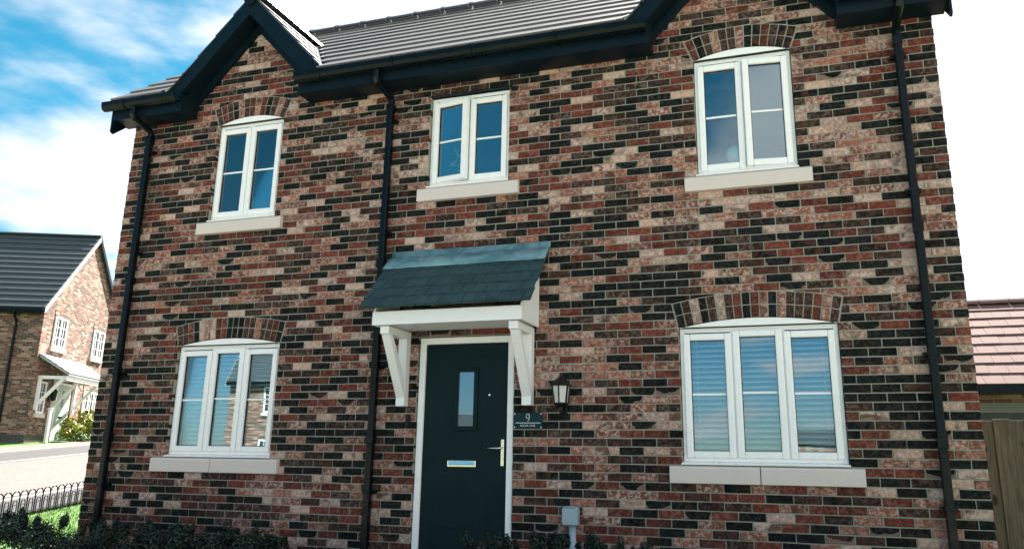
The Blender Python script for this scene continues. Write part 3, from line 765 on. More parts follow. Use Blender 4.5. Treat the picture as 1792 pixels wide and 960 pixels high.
# eaves: fascia, soffit, gutter in three runs
FYF = -0.285
RUNS = ((-0.10, GXC[0] - .80), (GXC[0] + .80, GXC[1] - .83), (GXC[1] + .88, HW + .10))
for ri, (a, b) in enumerate(RUNS):
    mb = MB(); mb.box(a, b, FYF, FYF + .018, ZSOF - .012, 5.80); mb.build('fascia_board', 'fascia', house)
    mb = MB(); mb.box(a + .002, b - .002, FYF + .018, -.004, ZSOF - .006, ZSOF + .006); mb.build('soffit', 'fascia', house)
    # end panels closing the box
    for xe in (a, b - .014):
        mb = MB(); mb.prism([(FYF + .019, ZSOF - .010), (-.006, ZSOF - .010), (-.006, 5.98), (FYF + .019, 5.78)], xe + .001, xe + .013, 'x'); mb.build('eaves_end', 'fascia', house)
    # half-round-ish gutter
    ga, gb = a - (.06 if ri == 0 else -.01), b + (.06 if ri == 2 else -.01)
    prof = [(FYF - .004, 5.775), (FYF - .004, 5.735), (FYF - .022, 5.700), (FYF - .062, 5.686), (FYF - .100, 5.702), (FYF - .116, 5.740), (FYF - .118, 5.792), (FYF - .110, 5.792), (FYF - .106, 5.745), (FYF - .094, 5.712), (FYF - .062, 5.698), (FYF - .030, 5.712), (FYF - .013, 5.740), (FYF - .013, 5.775)]
    mb = MB(); n = len(prof); v = [(ga, p[0], p[1]) for p in prof] + [(gb, p[0], p[1]) for p in prof]
    fs = [(i, (i + 1) % n, (i + 1) % n + n, i + n) for i in range(n)]
    mb.add(v, fs)
    for xe in ((ga,) if ri == 0 else (gb,) if ri == 2 else ()):
        mb.prism(prof[:7], xe - .004, xe + .004, 'x')
    gut = mb.build('gutter', 'black_plastic', house, fix=True)
    x = ga + .3
    while x < gb - .1:
        mb = MB(); mb.prism([(FYF - .003, 5.78), (FYF - .003, 5.690), (FYF - .024, 5.690), (FYF - .062, 5.674), (FYF - .106, 5.692), (FYF - .124, 5.735), (FYF - .124, 5.797), (FYF - .1185, 5.797), (FYF - .1185, 5.74), (FYF - .102, 5.70), (FYF - .062, 5.684), (FYF - .02, 5.698)], x, x + .03, 'x')
        mb.build('gutter_bracket', 'black_plastic', gut); x += .9
# verge end cap like the photo's flared box end
for sx, xe in ((-1, -0.10), (1, HW + .10)):
    mb = MB(); mb.prism([(FYF + .02, 5.72), (FYF + .02, 5.46), (FYF + .06, 5.44), (-.02, 5.62), (-.02, 5.90)], min(xe, xe + sx * .02), max(xe, xe + sx * .02), 'x'); mb.build('verge_box_end', 'fascia', house)

# main roof
EY, EZ, MT = -0.335, 5.815, 0.81
RY = 2.36; RZ = EZ + MT * (RY - EY)
GAP = [7.02, 7.02]                               # ridge height of gable roofs
def gable_hw(z): return max(0.0, (7.00 - z) / GT)
roof_mb = MB()
for sgn in (0, 1):
    pass
ang = math.atan(MT); ca, sa = math.cos(ang), math.sin(ang); L = (RY - EY) / ca
# deck below the tiles (three pieces leave the gables free near the eaves)
mb = MB()
zc = 7.0; yv = (zc - EZ) / MT + EY
mb.add([(-.08, yv, zc - .04), (HW + .08, yv, zc - .04), (HW + .08, RY, RZ - .04), (-.08, RY, RZ - .04)], [(0, 1, 2, 3)])
for a, b in ((-.08, GXC[0]), (GXC[0], GXC[1]), (GXC[1], HW + .08)):
    la = a if a < 0 else None
    ea = a if a < 0 else a + gable_hw(EZ); eb = b if b > HW else b - gable_hw(EZ)
    mb.add([(ea, EY + .03, EZ - .02), (eb, EY + .03, EZ - .02), (b, yv, zc - .04), (a, yv, zc - .04)], [(0, 1, 2, 3)])
mb.add([(-.08, RY, RZ - .04), (HW + .08, RY, RZ - .04), (HW + .08, HD + .33, EZ - .02), (-.08, HD + .33, EZ - .02)], [(0, 1, 2, 3)])
roof = mb.build('roof', 'roof_tile', house, org=(4.5, 2.3, EZ), fix=False)
NC = 10; G = L / NC
def slab(mb, a, b, s0, s1, along):
    pass
for i in range(NC):
    s0, s1 = i * G, (i + 1) * G + .04
    zmid = EZ + (i + .25) * G * sa; hw = gable_hw(zmid)
    iv = [(-.09, HW + .09)]
    if hw > 0.02: iv = [(-.09, GXC[0] - hw), (GXC[0] + hw, GXC[1] - hw), (GXC[1] + hw, HW + .09)]
    for a, b in iv:
        if b - a < .05: continue
        mb = MB(); pts = []
        for s_, n_ in ((s0, .002), (s1, .000), (s1, .018), (s0, .039)):
            pts.append((EY + s_ * ca - n_ * sa, EZ + s_ * sa + n_ * ca))
        # split into runs so the butt line wanders slightly
        k = max(1, int((b - a) / .9)); rr = random.Random(i * 7 + int(a * 10))
        nv = []
        for q in range(k + 1):
            x = a + (b - a) * q / k; d = rr.uniform(-.003, .003)
            nv += [(x, p[0] + (d if j in (0, 3) else 0), p[1] + (d if j == 3 else 0)) for j, p in enumerate(pts)]
        fs = [(q * 4 + j, q * 4 + (j + 1) % 4, q * 4 + 4 + (j + 1) % 4, q * 4 + 4 + j) for q in range(k) for j in range(4)] + [(0, 1, 2, 3), (k * 4 + 3, k * 4 + 2, k * 4 + 1, k * 4)]
        mb.add(nv, fs); mb.build('tile_course', 'roof_tile', roof)
x = -.09
while x < HW + .05:
    mb = MB(); pr = [(RY + .13 * math.sin(a), RZ - .035 + .13 * math.cos(a)) for a in [R(-75) + R(150) * i / 8 for i in range(9)]]
    pr2 = [(RY + .112 * math.sin(a), RZ - .035 + .112 * math.cos(a)) for a in [R(75) - R(150) * i / 8 for i in range(9)]]
    mb.prism(pr + pr2, x, x + .435, 'x')
    mb.prism([(RY + .142 * math.sin(a), RZ - .035 + .142 * math.cos(a)) for a in [R(-75) + R(150) * i / 8 for i in range(9)]] + [(RY + .131 * math.sin(a), RZ - .035 + .131 * math.cos(a)) for a in [R(75) - R(150) * i / 8 for i in range(9)]], x, x + .04, 'x')
    mb.build('ridge_tile', 'roof_tile', roof); x += .445
# gable roofs: two slopes of courses, ridge, bargeboards, soffits, valleys
gang = math.atan(GT); gc, gs = math.cos(gang), math.sin(gang)
for g in GXC:
    groof = None
    zapx = 7.00; zfoot = 5.80; SL = (zapx - zfoot) / gs; NG = 5; GG = SL / NG
    mb = MB()
    for sd_ in (-1, 1):
        xf = g + sd_ * (zapx - zfoot) / GT
        mb.add([(xf, -.20, zfoot - .02), (g, -.20, zapx - .02), (g, (zapx - EZ) / MT + EY + .05, zapx - .02), (xf, EY + .05, zfoot - .02)], [(0, 1, 2, 3)])
    groof = mb.build('gable_roof', 'roof_tile', house, org=(g, 0, zfoot), fix=False)
    for sd_ in (-1, 1):
        for i in range(NG):
            s0, s1 = i * GG, (i + 1) * GG + (.03 if i < NG - 1 else 0)
            def pt(s_, n_): return (g + sd_ * ((zapx - zfoot) / GT - s_ * gc + n_ * gs), zfoot + s_ * gs + n_ * gc)
            zz0 = zfoot + s0 * gs; zz1 = zfoot + min((i + 1) * GG, SL) * gs
            y1a = (zz0 - EZ) / MT + EY + .02; y1b = (zz1 - EZ) / MT + EY + .02
            p = [pt(s0, .002), pt(s1, 0), pt(s1, .016), pt(s0, .034)]; yy = [y1a, y1b, y1b, y1a]
            mb = MB(); mb.add([(q[0], -.235, q[1]) for q in p] + [(q[0], max(y_, -.2), q[1]) for q, y_ in zip(p, yy)], [(0, 1, 2, 3), (7, 6, 5, 4)] + [(j, j + 4, (j + 1) % 4 + 4, (j + 1) % 4) for j in range(4)])
            mb.build('tile_course', 'roof_tile', groof)
        # valley trough, pale
        f0 = Vector((g + sd_ * ((zapx - EZ) / GT), EY, EZ + .03)); f1 = Vector((g, (zapx - EZ) / MT + EY, zapx + .03))
        mb = MB(); mb.bar(f0, f1, .030, .035, up=(0, -.6, .8)); mb.build('valley_trim', 'galvanised', groof)
        # bargeboard (front face at y=-.22) and its soffit
        th = .19 / gc
        X = lambda z: g + sd_ * (7.0 - z) / GT
        top0, top1 = (g, 7.00), (g + sd_ * 1.09, 7.00 - GT * 1.09)
        mb = MB(); mb.prism([top0, (g, 7.00 - .255), (top1[0] - sd_ * .10, 7.00 - GT * .99 - .255 + .02), (top1[0], top1[1] - .03), top1], -.245, -.222)
        mb.build('bargeboard', 'fascia', groof, bevel=.003)
        mb = MB(); lo = 7.0 - .235
        mb.add([(g, -.222, lo), (g, -.004, lo), (g + sd_ * .97, -.004, lo - GT * .97), (g + sd_ * .97, -.222, lo - GT * .97), (g, -.222, lo - .012), (g, -.004, lo - .012), (g + sd_ * .97, -.004, lo - GT * .97 - .012), (g + sd_ * .97, -.222, lo - GT * .97 - .012)],
               [(0, 1, 2, 3), (7, 6, 5, 4), (0, 3, 7, 4), (1, 5, 6, 2), (3, 2, 6, 7), (0, 4, 5, 1)])
        mb.build('barge_soffit', 'fascia', groof)
        mb = MB(); q0 = 7.0 - .252
        mb.prism([(g, q0), (g, q0 - .13), (g + sd_ * .93, q0 - .13 - GT * .93), (g + sd_ * .93, q0 - GT * .93)], -.030, -.004)
        mb.build('wall_batten', 'fascia', groof)
    y = -.26; yend = (zapx - EZ) / MT + EY + .1
    while y < yend:
        pr = [(g + .115 * math.sin(a), 6.985 + .115 * math.cos(a)) for a in [R(-80) + R(160) * i / 8 for i in range(9)]]
        pr2 = [(g + .098 * math.sin(a), 6.985 + .098 * math.cos(a)) for a in [R(80) - R(160) * i / 8 for i in range(9)]]
        mb = MB(); mb.prism(pr + pr2, y, min(y + .43, yend + .1), 'y'); mb.build('ridge_tile', 'roof_tile', groof); y += .44
    mb = MB(); mb.prism([(g + .125 * math.sin(a), 6.985 + .125 * math.cos(a)) for a in [R(-80) + R(160) * i / 8 for i in range(9)]] + [(g + .05, 6.86), (g - .05, 6.86)], -.275, -.262); mb.build('ridge_end_cap', 'fascia', groof, bevel=.004)

# downpipes: square section with swan neck from the gutter
def downpipe(x, zb, xt=None):
    xt = x if xt is None else xt
    mb = MB(); w = .068; py = -.075
    def seg(a, b): mb.bar(a, b, w, w, up=(0, 1, 0) if abs(a[2] - b[2]) > .05 else (0, 0, 1))
    mb.bar((x, py, 5.40), (x, py, zb), w, w, up=(0, 1, 0))
    p = mb.build('downpipe', 'black_plastic', house, bevel=.012)
    mb = MB(); gy_ = FYF - .06
    mb.tube([(xt, gy_, 5.69), (xt, gy_, 5.60), (xt, gy_ + .01, 5.575), (x, py - .01, 5.475), (x, py, 5.45), (x, py, 5.38)], [.036, .036, .037, .037, .037, .037], 12)
    mb.build('swan_neck', 'black_plastic', p, smooth=False)
    for zc in (5.36, 3.62, 1.85):
        mb = MB(); mb.box(x - w / 2 - .007, x + w / 2 + .007, py - w / 2 - .007, py + w / 2 + .007, zc - .045, zc + .045); mb.build('pipe_socket', 'black_plastic', p, bevel=.006)
    for zc in (5.22, 3.95, 2.55, 1.35):
        mb = MB(); mb.box(x - w / 2 - .004, x + w / 2 + .004, py - w / 2 - .004, py + w / 2 + .004, zc - .014, zc + .014); mb.box(x - .065, x + .065, py + w / 2 - .005, .006, zc - .018, zc + .018); mb.build('pipe_bracket', 'black_plastic', p, bevel=.003)
downpipe(.330, GZ, .29); downpipe(3.610, GZ, 3.56); downpipe(8.685, GZ, 8.70)

# porch canopy
cx0, cx1 = 3.795, 5.310; cyf = -.520; zb0 = 2.900
tx0, tx1 = 3.700, 5.420
mb = MB()
mb.box(cx0, cx1, cyf, cyf + .02, zb0, 3.030)                       # fascia
porch = mb.build('porch_canopy', 'white_timber', house, bevel=.003)
for xe in (cx0, cx1 - .018):
    mb = MB(); mb.prism([(cyf + .021, zb0 + .001), (-.004, zb0 + .001), (-.004, 3.57), (cyf + .021, 3.055)], xe, xe + .018, 'x'); mb.build('canopy_cheek', 'white_timber', porch, bevel=.002)
mb = MB(); mb.box(cx0 + .019, cx1 - .019, cyf + .021, -.004, zb0 + .012, zb0 + .026); mb.build('canopy_soffit', 'white_timber', porch)
PT = 1.05; pang = math.atan(PT); pc, ps = math.cos(pang), math.sin(pang); pe = (-.605, 3.045)
mb = MB(); mb.add([(tx0 + .02, pe[0] + .03, pe[1] + .015), (tx1 - .02, pe[0] + .03, pe[1] + .015), (tx1 - .02, -.004, pe[1] + PT * .59), (tx0 + .02, -.004, pe[1] + PT * .59)], [(0, 1, 2, 3)]); mb.build('canopy_deck', 'black_plastic', porch, fix=False)
PL = .60 / pc; PG = .152
for i in range(5):
    s0, s1 = i * PG, min((i + 1) * PG + .05, PL); tw = .118
    x = tx0 - (tw / 2 if i % 2 else 0) - .0; rr = random.Random(i)
    while x < tx1 - .01:
        a, b = max(x, tx0), min(x + tw - .005, tx1); x += tw
        if b - a < .015: continue
        d = rr.uniform(-.0045, .0045); e = rr.uniform(0, .003); pts = []
        for s_, n_ in ((s0 + d, .004), (s1, .000), (s1, .010 + e), (s0 + d, .033 + e)): pts.append((pe[0] + s_ * pc - n_ * ps, pe[1] + s_ * ps + n_ * pc))
        mb = MB(); mb.prism(pts, a, b, 'x'); mb.build('roof_tile', 'porch_tile', porch)
# lead flashing: apron on the tiles and upstand on the wall
def PP(s_, n_): return (pe[0] + s_ * pc - n_ * ps, pe[1] + s_ * ps + n_ * pc)
nseg = 24
mb = MB(); prf = [PP(PL - .245, .040), PP(PL - .12, .037), PP(PL - .035, .037), (-.020, 3.672), (-.014, 3.745), (-.006, 3.745)]
v = []; fs = []; rl = random.Random(3)
for q in range(nseg + 1):
    x = tx0 - .005 + (tx1 - tx0 + .01) * q / nseg
    for j, p_ in enumerate(prf): v.append((x, p_[0] + rl.uniform(-.003, .003), p_[1] + rl.uniform(-.004, .004)))
m_ = len(prf)
fs = [(q * m_ + j, q * m_ + j + 1, (q + 1) * m_ + j + 1, (q + 1) * m_ + j) for q in range(nseg) for j in range(m_ - 1)]
mb.add(v, fs); fl = mb.build('lead_flashing', 'lead', porch, smooth=True, fix=False)
sm_ = fl.modifiers.new('thick', 'SOLIDIFY'); sm_.thickness = .003
# gallows brackets
for bx in (3.868, 5.175):
    w = .092
    mb = MB(); mb.box(bx, bx + w, -.095, -.004, 2.165, 2.895)                      # wall post
    mb.box(bx, bx + w, cyf + .035, -.096, 2.822, 2.895)                            # arm
    p0, p1 = (-.10, 2.27), (cyf + .075, 2.83)
    mb.prism([(-.096, 2.245), (-.096, 2.40), (cyf + .135, 2.821), (cyf + .06, 2.821)], bx + .002, bx + w - .002, 'x')
    mb.build('gallows_bracket', 'white_timber', porch, bevel=.004)

# ------------------------------------------------------------------ fittings on the wall
lan = tag(empty('wall_lantern', (5.563, -.10, 2.10)), 'black half-lantern wall light with clear panes beside the door canopy', 'wall light')
lc = (5.563, -.105)
mb = MB(); mb.box(5.528, 5.598, -.022, -.002, 2.09, 2.32); mb.build('back_plate', 'black_metal', lan, bevel=.008)
mb = MB(); mb.tube([(5.563, -.02, 2.125), (5.563, -.06, 2.115), (5.563, -.10, 2.135), (5.563, -.105, 2.165)], .014, 8); mb.lathe([(.012, -.0), (.022, .012), (.016, .028), (.03, .05)], (lc[0], lc[1], 2.10), 10); mb.build('arm', 'black_metal', lan, smooth=True)
mb = MB(); mb.lathe([(.030, 0), (.066, .018), (.070, .030), (.060, .036)], (lc[0], lc[1], 2.150), 6, phase=R(30)); mb.build('base_cup', 'black_metal', lan)
mb = MB(); mb.lathe([(.094, 0), (.098, .010), (.072, .036), (.042, .066), (.022, .080), (.016, .094), (.010, .108), (.003, .120)], (lc[0], lc[1], 2.335), 6, phase=R(30)); mb.build('roof_cap', 'black_metal', lan)
for k in range(6):
    a = R(30 + 60 * k); mb = MB(); mb.bar((lc[0] + .064 * math.cos(a), lc[1] + .064 * math.sin(a), 2.182), (lc[0] + .084 * math.cos(a), lc[1] + .084 * math.sin(a), 2.34), .011, .011); mb.build('cage_bar', 'black_metal', lan)
    a2 = R(90 + 60 * k); b0, b1 = R(30 + 60 * k), R(90 + 60 * k)
    mb = MB(); q = [(lc[0] + r_ * math.cos(b_), lc[1] + r_ * math.sin(b_), z_) for r_, b_, z_ in ((.060, b0, 2.184), (.060, b1, 2.184), (.079, b1, 2.337), (.079, b0, 2.337))]
    mb.add(q, [(0, 1, 2, 3)]); gpn = mb.build('lantern_pane', 'lantern_glass', lan, fix=False); sm_ = gpn.modifiers.new('thick', 'SOLIDIFY'); sm_.thickness = .002
mb = MB(); mb.lathe([(.010, 0), (.012, .03), (.022, .05), (.026, .075), (.018, .10), (.004, .11)], (lc[0], lc[1], 2.19), 12); mb.build('bulb', 'globe_glass', lan, smooth=True)

sg = tag(empty('house_number_sign', (5.215, -.004, 1.955)), 'dark slate house sign with white number 9 and four white screws', 'house sign')
SX, SY = 5.215, -.016
mb = MB(); mb.box(5.073, 5.357, SY, -.003, 1.955, 2.103); mb.build('plate', 'sign_slate', sg, bevel=.004)
def text(body, size, x, z, parent, name, offs=0.0):
    cu = bpy.data.curves.new(name, 'FONT'); cu.body = body; cu.size = size; cu.align_x = 'CENTER'; cu.align_y = 'CENTER'; cu.extrude = .0006; cu.offset = offs
    cu.space_character = 1.08
    tob = bpy.data.objects.new('tmp', cu); col.objects.link(tob)
    dg = bpy.context.evaluated_depsgraph_get(); me = bpy.data.meshes.new_from_object(tob.evaluated_get(dg)); bpy.data.objects.remove(tob)
    me.name = name; me.materials.clear(); me.materials.append(MATS['sign_white'])
    for vv in me.vertices: vv.co = Vector((vv.co.x, -vv.co.z, vv.co.y))
    ob = link(name, me, (x, SY - .001, z), parent); return ob
# the numeral 9, drawn as a bowl and a tapering tail
mb = MB(); pts = []; rad = []
for i in range(25):
    a = R(-150 - 300 * i / 24); pts.append((SX + .014 * math.cos(a) - .001, SY - .0012, 2.071 + .0175 * math.sin(a))); rad.append(.0021 + .0018 * max(0, math.sin(R(180 * i / 24))))
pts = [(SX - .010, SY - .0012, 2.057)] + [(SX - .001 + .0155 * math.cos(R(a)), SY - .0012, 2.070 + .020 * math.sin(R(a))) for a in range(200, -1, -20)] + [(SX + .0135, SY - .0012, 2.052), (SX + .008, SY - .0012, 2.034), (SX - .004, SY - .0012, 2.019)]
pts = [(SX + .006, SY - .0012, 2.053), (SX - .004, SY - .0012, 2.049), (SX - .012, SY - .0012, 2.054)] + pts[1:]
rad = [.0022, .0026, .0028] + [.0026] * 3 + [.0026] * 3 + [.0034] * 5 + [.0034, .0028, .0016]
rad = (rad + [.002] * 30)[:len(pts)]
mb.tube(pts, rad, 8); mb.build('number', 'sign_white', sg)
mb = MB(); mb.box(5.095, 5.340, SY - .0012, SY + .001, 2.0055, 2.0105); mb.build('rule_line', 'sign_white', sg)
text('BUCKS LANE', .0235, SX, 1.983, sg, 'lettering')
for ax in (5.085, 5.345):
    for az in (1.968, 2.090):
        mb = MB(); mb.tube([(ax, SY - .003, az), (ax, SY + .002, az)], .0062, 10); mb.build('screw', 'sign_white', sg)

bell = tag(empty('door_bell', (3.972, -.002, 1.955)), 'small black doorbell push on the brick left of the front door', 'doorbell')
mb = MB(); mb.box(3.948, 3.996, -.026, -.003, 1.958, 2.090); mb.build('housing', 'black_plastic', bell, bevel=.008)
mb = MB(); mb.tube([(3.972, -.030, 1.992), (3.972, -.024, 1.992)], .014, 14); mb.build('push_button', 'black_metal', bell)
mb = MB(); mb.tube([(3.972, -.028, 2.055), (3.972, -.025, 2.055)], .010, 12); mb.build('lens', 'seal', bell)

el = tag(empty('utility_box', (5.642, -.05, GZ)), 'pale blue-grey plastic utility box with conduit running into the shrubs', 'utility box')
mb = MB(); mb.box(5.571, 5.713, -.105, -.003, 1.120, 1.272); mb.build('box_body', 'grey_plastic', el, bevel=.012)
mb = MB(); mb.box(5.578, 5.706, -.112, -.1055, 1.128, 1.264); mb.build('box_lid', 'grey_plastic', el, bevel=.004)
mb = MB(); mb.box(5.590, 5.694, -.112, -.010, 1.2725, 1.282); mb.build('lid_hinge', 'grey_plastic', el, bevel=.003)
mb = MB(); mb.tube([(5.658, -.055, 1.119), (5.660, -.055, GZ)], .032, 14); mb.build('conduit', 'grey_plastic', el, smooth=True)
mb = MB(); mb.box(5.612, 5.706, -.090, -.002, .86, .885); mb.build('conduit_clip', 'grey_plastic', el, bevel=.004)

# ------------------------------------------------------------------ things behind the windows
def blind(k, label):
    x0, x1, z0, z1, r = OPEN[k]; root = tag(empty('venetian_blind', ((x0 + x1) / 2, .145, z0)), label, 'blind', 'venetian blinds in the ground-floor windows')
    a, b = x0 + .04, x1 - .04
    mb = MB(); mb.box(a, b,   .125, .165, z1 - .075, z1 - .035); mb.build('head_rail', 'blind_white', root, bevel=.003)
    mb = MB(); hw = (b - a) / 2; prof = [(-.0125, -.0035), (-.006, .0005), (.006, .0005), (.0125, -.0035)]
    v = [(s_ * hw, p[0] * 1.9, p[1]) for s_ in (-1, 1) for p in prof] ; mb.add(v, [(j, j + 1, j + 5, j + 4) for j in range(3)])
    me = mb.mesh('slat', (0, 0, 0), ['blind_white']); z = z1 - .10
    while z > z0 + .10:
        s = link('slat', me, ((a + b) / 2, .145, z), root); s.rotation_euler.x = R(34); z -= .047
    mb = MB(); mb.box(a, b, .135, .155, z0 + .06, z0 + .075); mb.build('bottom_rail', 'blind_white', root, bevel=.003)
    for f in (.08, .30, .36, .64, .70, .92):
        mb = MB(); mb.box(a + (b - a) * f - .0012, a + (b - a) * f + .0012,   .1195, .1210, z0 + .06, z1 - .04); mb.build('ladder_cord', 'blind_white', root)
blind('gfl', 'white venetian blind inside the window beneath the small left gable')
blind('gfr', 'white venetian blind inside the wide window next to the wall lantern')
x0, x1, z0, z1, r = OPEN['ffr']
gb_ = tag(empty('globe_lamp', (7.21, .21, z0 + .045)), 'round white globe lamp standing on the upstairs windowsill', 'lamp')
def window_board(k):
    x0, x1, z0, z1, r = OPEN[k]; mb = MB(); mb.box(x0 - .05, x1 + .05, .112, .36, z0 + .012, z0 + .040); mb.build('window_board', 'pvc', house, bevel=.004)
for k in ('ffr', 'ffm'): window_board(k)
mb = MB(); mb.lathe([(.05, 0), (.05, .012), (.014, .022), (.014, .13)], (7.21, .21, z0 + .041), 20); mb.build('foot', 'white_timber', gb_)
mb = MB(); mb.lathe([(.092 * math.sin(R(a)) + .0005, .092 - .092 * math.cos(R(a))) for a in range(5, 180, 10)], (7.21, .21, z0 + .165), 24); mb.build('globe', 'globe_glass', gb_, smooth=True)
x0, x1, z0, z1, r = OPEN['ffm']
vs_ = tag(empty('flower_vase', (4.29, .24, z0 + .04)), 'small white vase with pale dried flowers on the narrow upstairs window ledge', 'vase')
mb = MB(); mb.lathe([(.035, 0), (.05, .03), (.052, .07), (.03, .11), (.034, .125)], (4.29, .24, z0 + .041), 18); mb.build('vase', 'globe_glass', vs_, smooth=True)
rf = random.Random(2)
for q in range(11):
    a = rf.uniform(0, 6.28); d = rf.uniform(.02, .10); hgt = rf.uniform(.26, .50)
    top = (4.29 + d * math.cos(a), .24 + d * .5 * math.sin(a), z0 + .04 + hgt)
    mb = MB(); mb.tube([(4.29, .24, z0 + .14), ((4.29 + top[0]) / 2, (.24 + top[1]) / 2, z0 + .04 + hgt * .62), top], .0025, 5); mb.build('stem', 'green_leaf', vs_)
    mb = MB()
    for w_ in range(9):
        c = Vector(top) + Vector((rf.uniform(-.02, .02), rf.uniform(-.02, .02), rf.uniform(-.06, .03))); mb.lathe([(.003, -.006), (.009, 0), (.003, .006)], c, 6)
    mb.build('flower_head', 'petal', vs_)
x0, x1, z0, z1, r = OPEN['ffl']
ct = tag(empty('curtain', (1.48, .3, z0 - .1)), 'pale grey curtain hanging inside the upstairs window under the left gable', 'curtain')
mb = MB(); N = 40; v = []
for q in range(N + 1):
    for zc in (z0 - .1, z1):
        v.append((1.31 + .16 * q / N, .26 + .02 * math.sin(q * 1.05), zc))
mb.add(v, [(2 * q, 2 * q + 2, 2 * q + 3, 2 * q + 1) for q in range(N)]); c_ = mb.build('drape', 'curtain_cloth', ct, smooth=True, fix=False)
mb = MB(); mb.tube([(1.25, .26, z1 + .01), (2.2, .26, z1 + .01)], .011, 8); mb.build('curtain_rail', 'black_metal', ct)

# ------------------------------------------------------------------ foliage
def leafcloud(name, mat, parent, centres, nleaf, size, rnd, up=0.3, kind=None):
    v = []; f = []; lv = []
    for _ in range(nleaf):
        c, rad = rnd.choice(centres)
        while True:
            d = Vector((rnd.uniform(-1, 1), rnd.uniform(-1, 1), rnd.uniform(-1, 1)))
            if 0.05 < d.length < 1: break
        d = d.normalized() * (rnd.random() ** 0.42)
        p = Vector(c) + Vector((d.x * rad[0], d.y * rad[1], d.z * rad[2]))
        n_ = (d + Vector((rnd.uniform(-.7, .7), rnd.uniform(-.7, .7), rnd.uniform(-.4, .9) + up))).normalized()
        a = n_.cross(Vector((rnd.uniform(-1, 1), rnd.uniform(-1, 1), rnd.uniform(-1, 1))))
        if a.length < .05: continue
        a.normalize(); b = n_.cross(a); s_ = size * rnd.uniform(.65, 1.35); w_ = s_ * rnd.uniform(.24, .34)
        o = len(v)
        v += [p - a * s_ * .5, p - a * s_ * .05 + b * w_ + n_ * s_ * .06, p + a * s_ * .5 - n_ * s_ * .08, p - a * s_ * .05 - b * w_ + n_ * s_ * .06]
        f += [(o, o + 3, o + 2), (o, o + 2, o + 1)]; lv += [rnd.random()] * 6
    me = bpy.data.meshes.new(name); og = ORG[parent]
    me.from_pydata([tuple(q - Vector(og)) for q in v], [], f); me.materials.append(MATS[mat])
    at = me.attributes.new('Lv', 'FLOAT', 'CORNER'); at.data.foreach_set('value', lv); me.update()
    ob = link(name, me, og, parent); return ob
def shrub(x, y, h, rx, label, group, seedn, mat='hedge_leaf', n=5200, size=.028, name='shrub', ry=None, flowers=0, base=None):
    rnd = random.Random(seedn); zb = H(x, y) if base is None else base; root = tag(empty(name, (x, y, zb)), label, 'shrub', group); ry = ry or rx
    cs = [((x, y, zb + h * .42), (rx * .9, ry * .9, h * .45))]
    for q in range(9):
        a = rnd.uniform(0, 6.28); d = rnd.uniform(.25, .75); r_ = rnd.uniform(.28, .45)
        cs.append(((x + d * rx * math.cos(a), y + d * ry * math.sin(a), zb + h * rnd.uniform(.35, .84)), (rx * r_, ry * r_, h * .16 + rx * r_ * .2)))
    sp_ = []
    for q in range(7):                                    # sprigs that break the outline
        a = rnd.uniform(0, 6.28); d = rnd.uniform(0, .8); sp_.append(((x + d * rx * math.cos(a), y + d * ry * math.sin(a), zb + h * rnd.uniform(.86, 1.02)), (.035, .035, .075)))
    leafcloud('foliage', mat, root, cs * 2 + sp_, n, size, rnd)
    mb = MB()
    for q in range(6):
        a = rnd.uniform(0, 6.28); mb.tube([(x, y, zb - .02), (x + .3 * rx * math.cos(a), y + .3 * ry * math.sin(a), zb + h * .35), (x + .7 * rx * math.cos(a), y + .7 * ry * math.sin(a), zb + h * .7)], [.010, .007, .003], 6)
    mb.build('stems', 'bark', root)
    for q in range(flowers):
        a = rnd.uniform(-2.4, -.7); c = (x + rx * .75 * math.cos(a), y + ry * .80 * math.sin(a), zb + h * rnd.uniform(.66, .92)); mb = MB()
        for w_ in range(5):
            b_ = w_ * 1.257; mb.lathe([(.002, -.002), (.010, .003), (.004, .008)], (c[0] + .011 * math.cos(b_), c[1], c[2] + .011 * math.sin(b_)), 6)
        mb.build('flower', 'petal', root)
    return root
lg = 'dark shrubs in the bed under the left window'
for i, (x, y, h) in enumerate(((-.75, -.95, .50), (-.20, -.90, .46), (.35, -.85, .44), (.90, -.70, .40), (1.45, -.75, .42), (2.0, -.72, .40), (2.55, -.70, .40), (3.02, -.72, .33))):
    last = i == 7
    lab = ('dark green shrub in front of the lawn and hoop railing, clear of the house wall', 'dark green shrub in front of the outer left corner of the brick wall', 'dark green shrub at the foot of the downpipe nearest the hoop railing',
           'dark green shrub between the outer downpipe and the left sill', 'dark green shrub under the left stone of the two-piece left sill', 'dark green shrub under the joint of the two-piece left sill',
           'dark green shrub under the right stone of the two-piece left sill', 'dark green shrub with small white flowers, last before the central downpipe')[i]
    shrub(x, y, h, .40 if not last else .30, lab, lg, 20 + i, flowers=3 if last else 0)
rg = 'dark shrubs in the bed right of the door'
for i, (x, y, h, fl_) in enumerate(((5.22, -.78, .45, 4), (5.62, -.74, .46, 0), (6.05, -.72, .46, 0), (6.42, -.70, .40, 0))):
    shrub(x, y, h, .33, ('dark green shrub with small white flowers beside the front door step', 'dark green shrub in front of the utility box conduit', 'dark green shrub between the utility box and the right sill', 'low dark green shrub ending the row under the right sill')[i], rg, 60 + i, flowers=fl_)

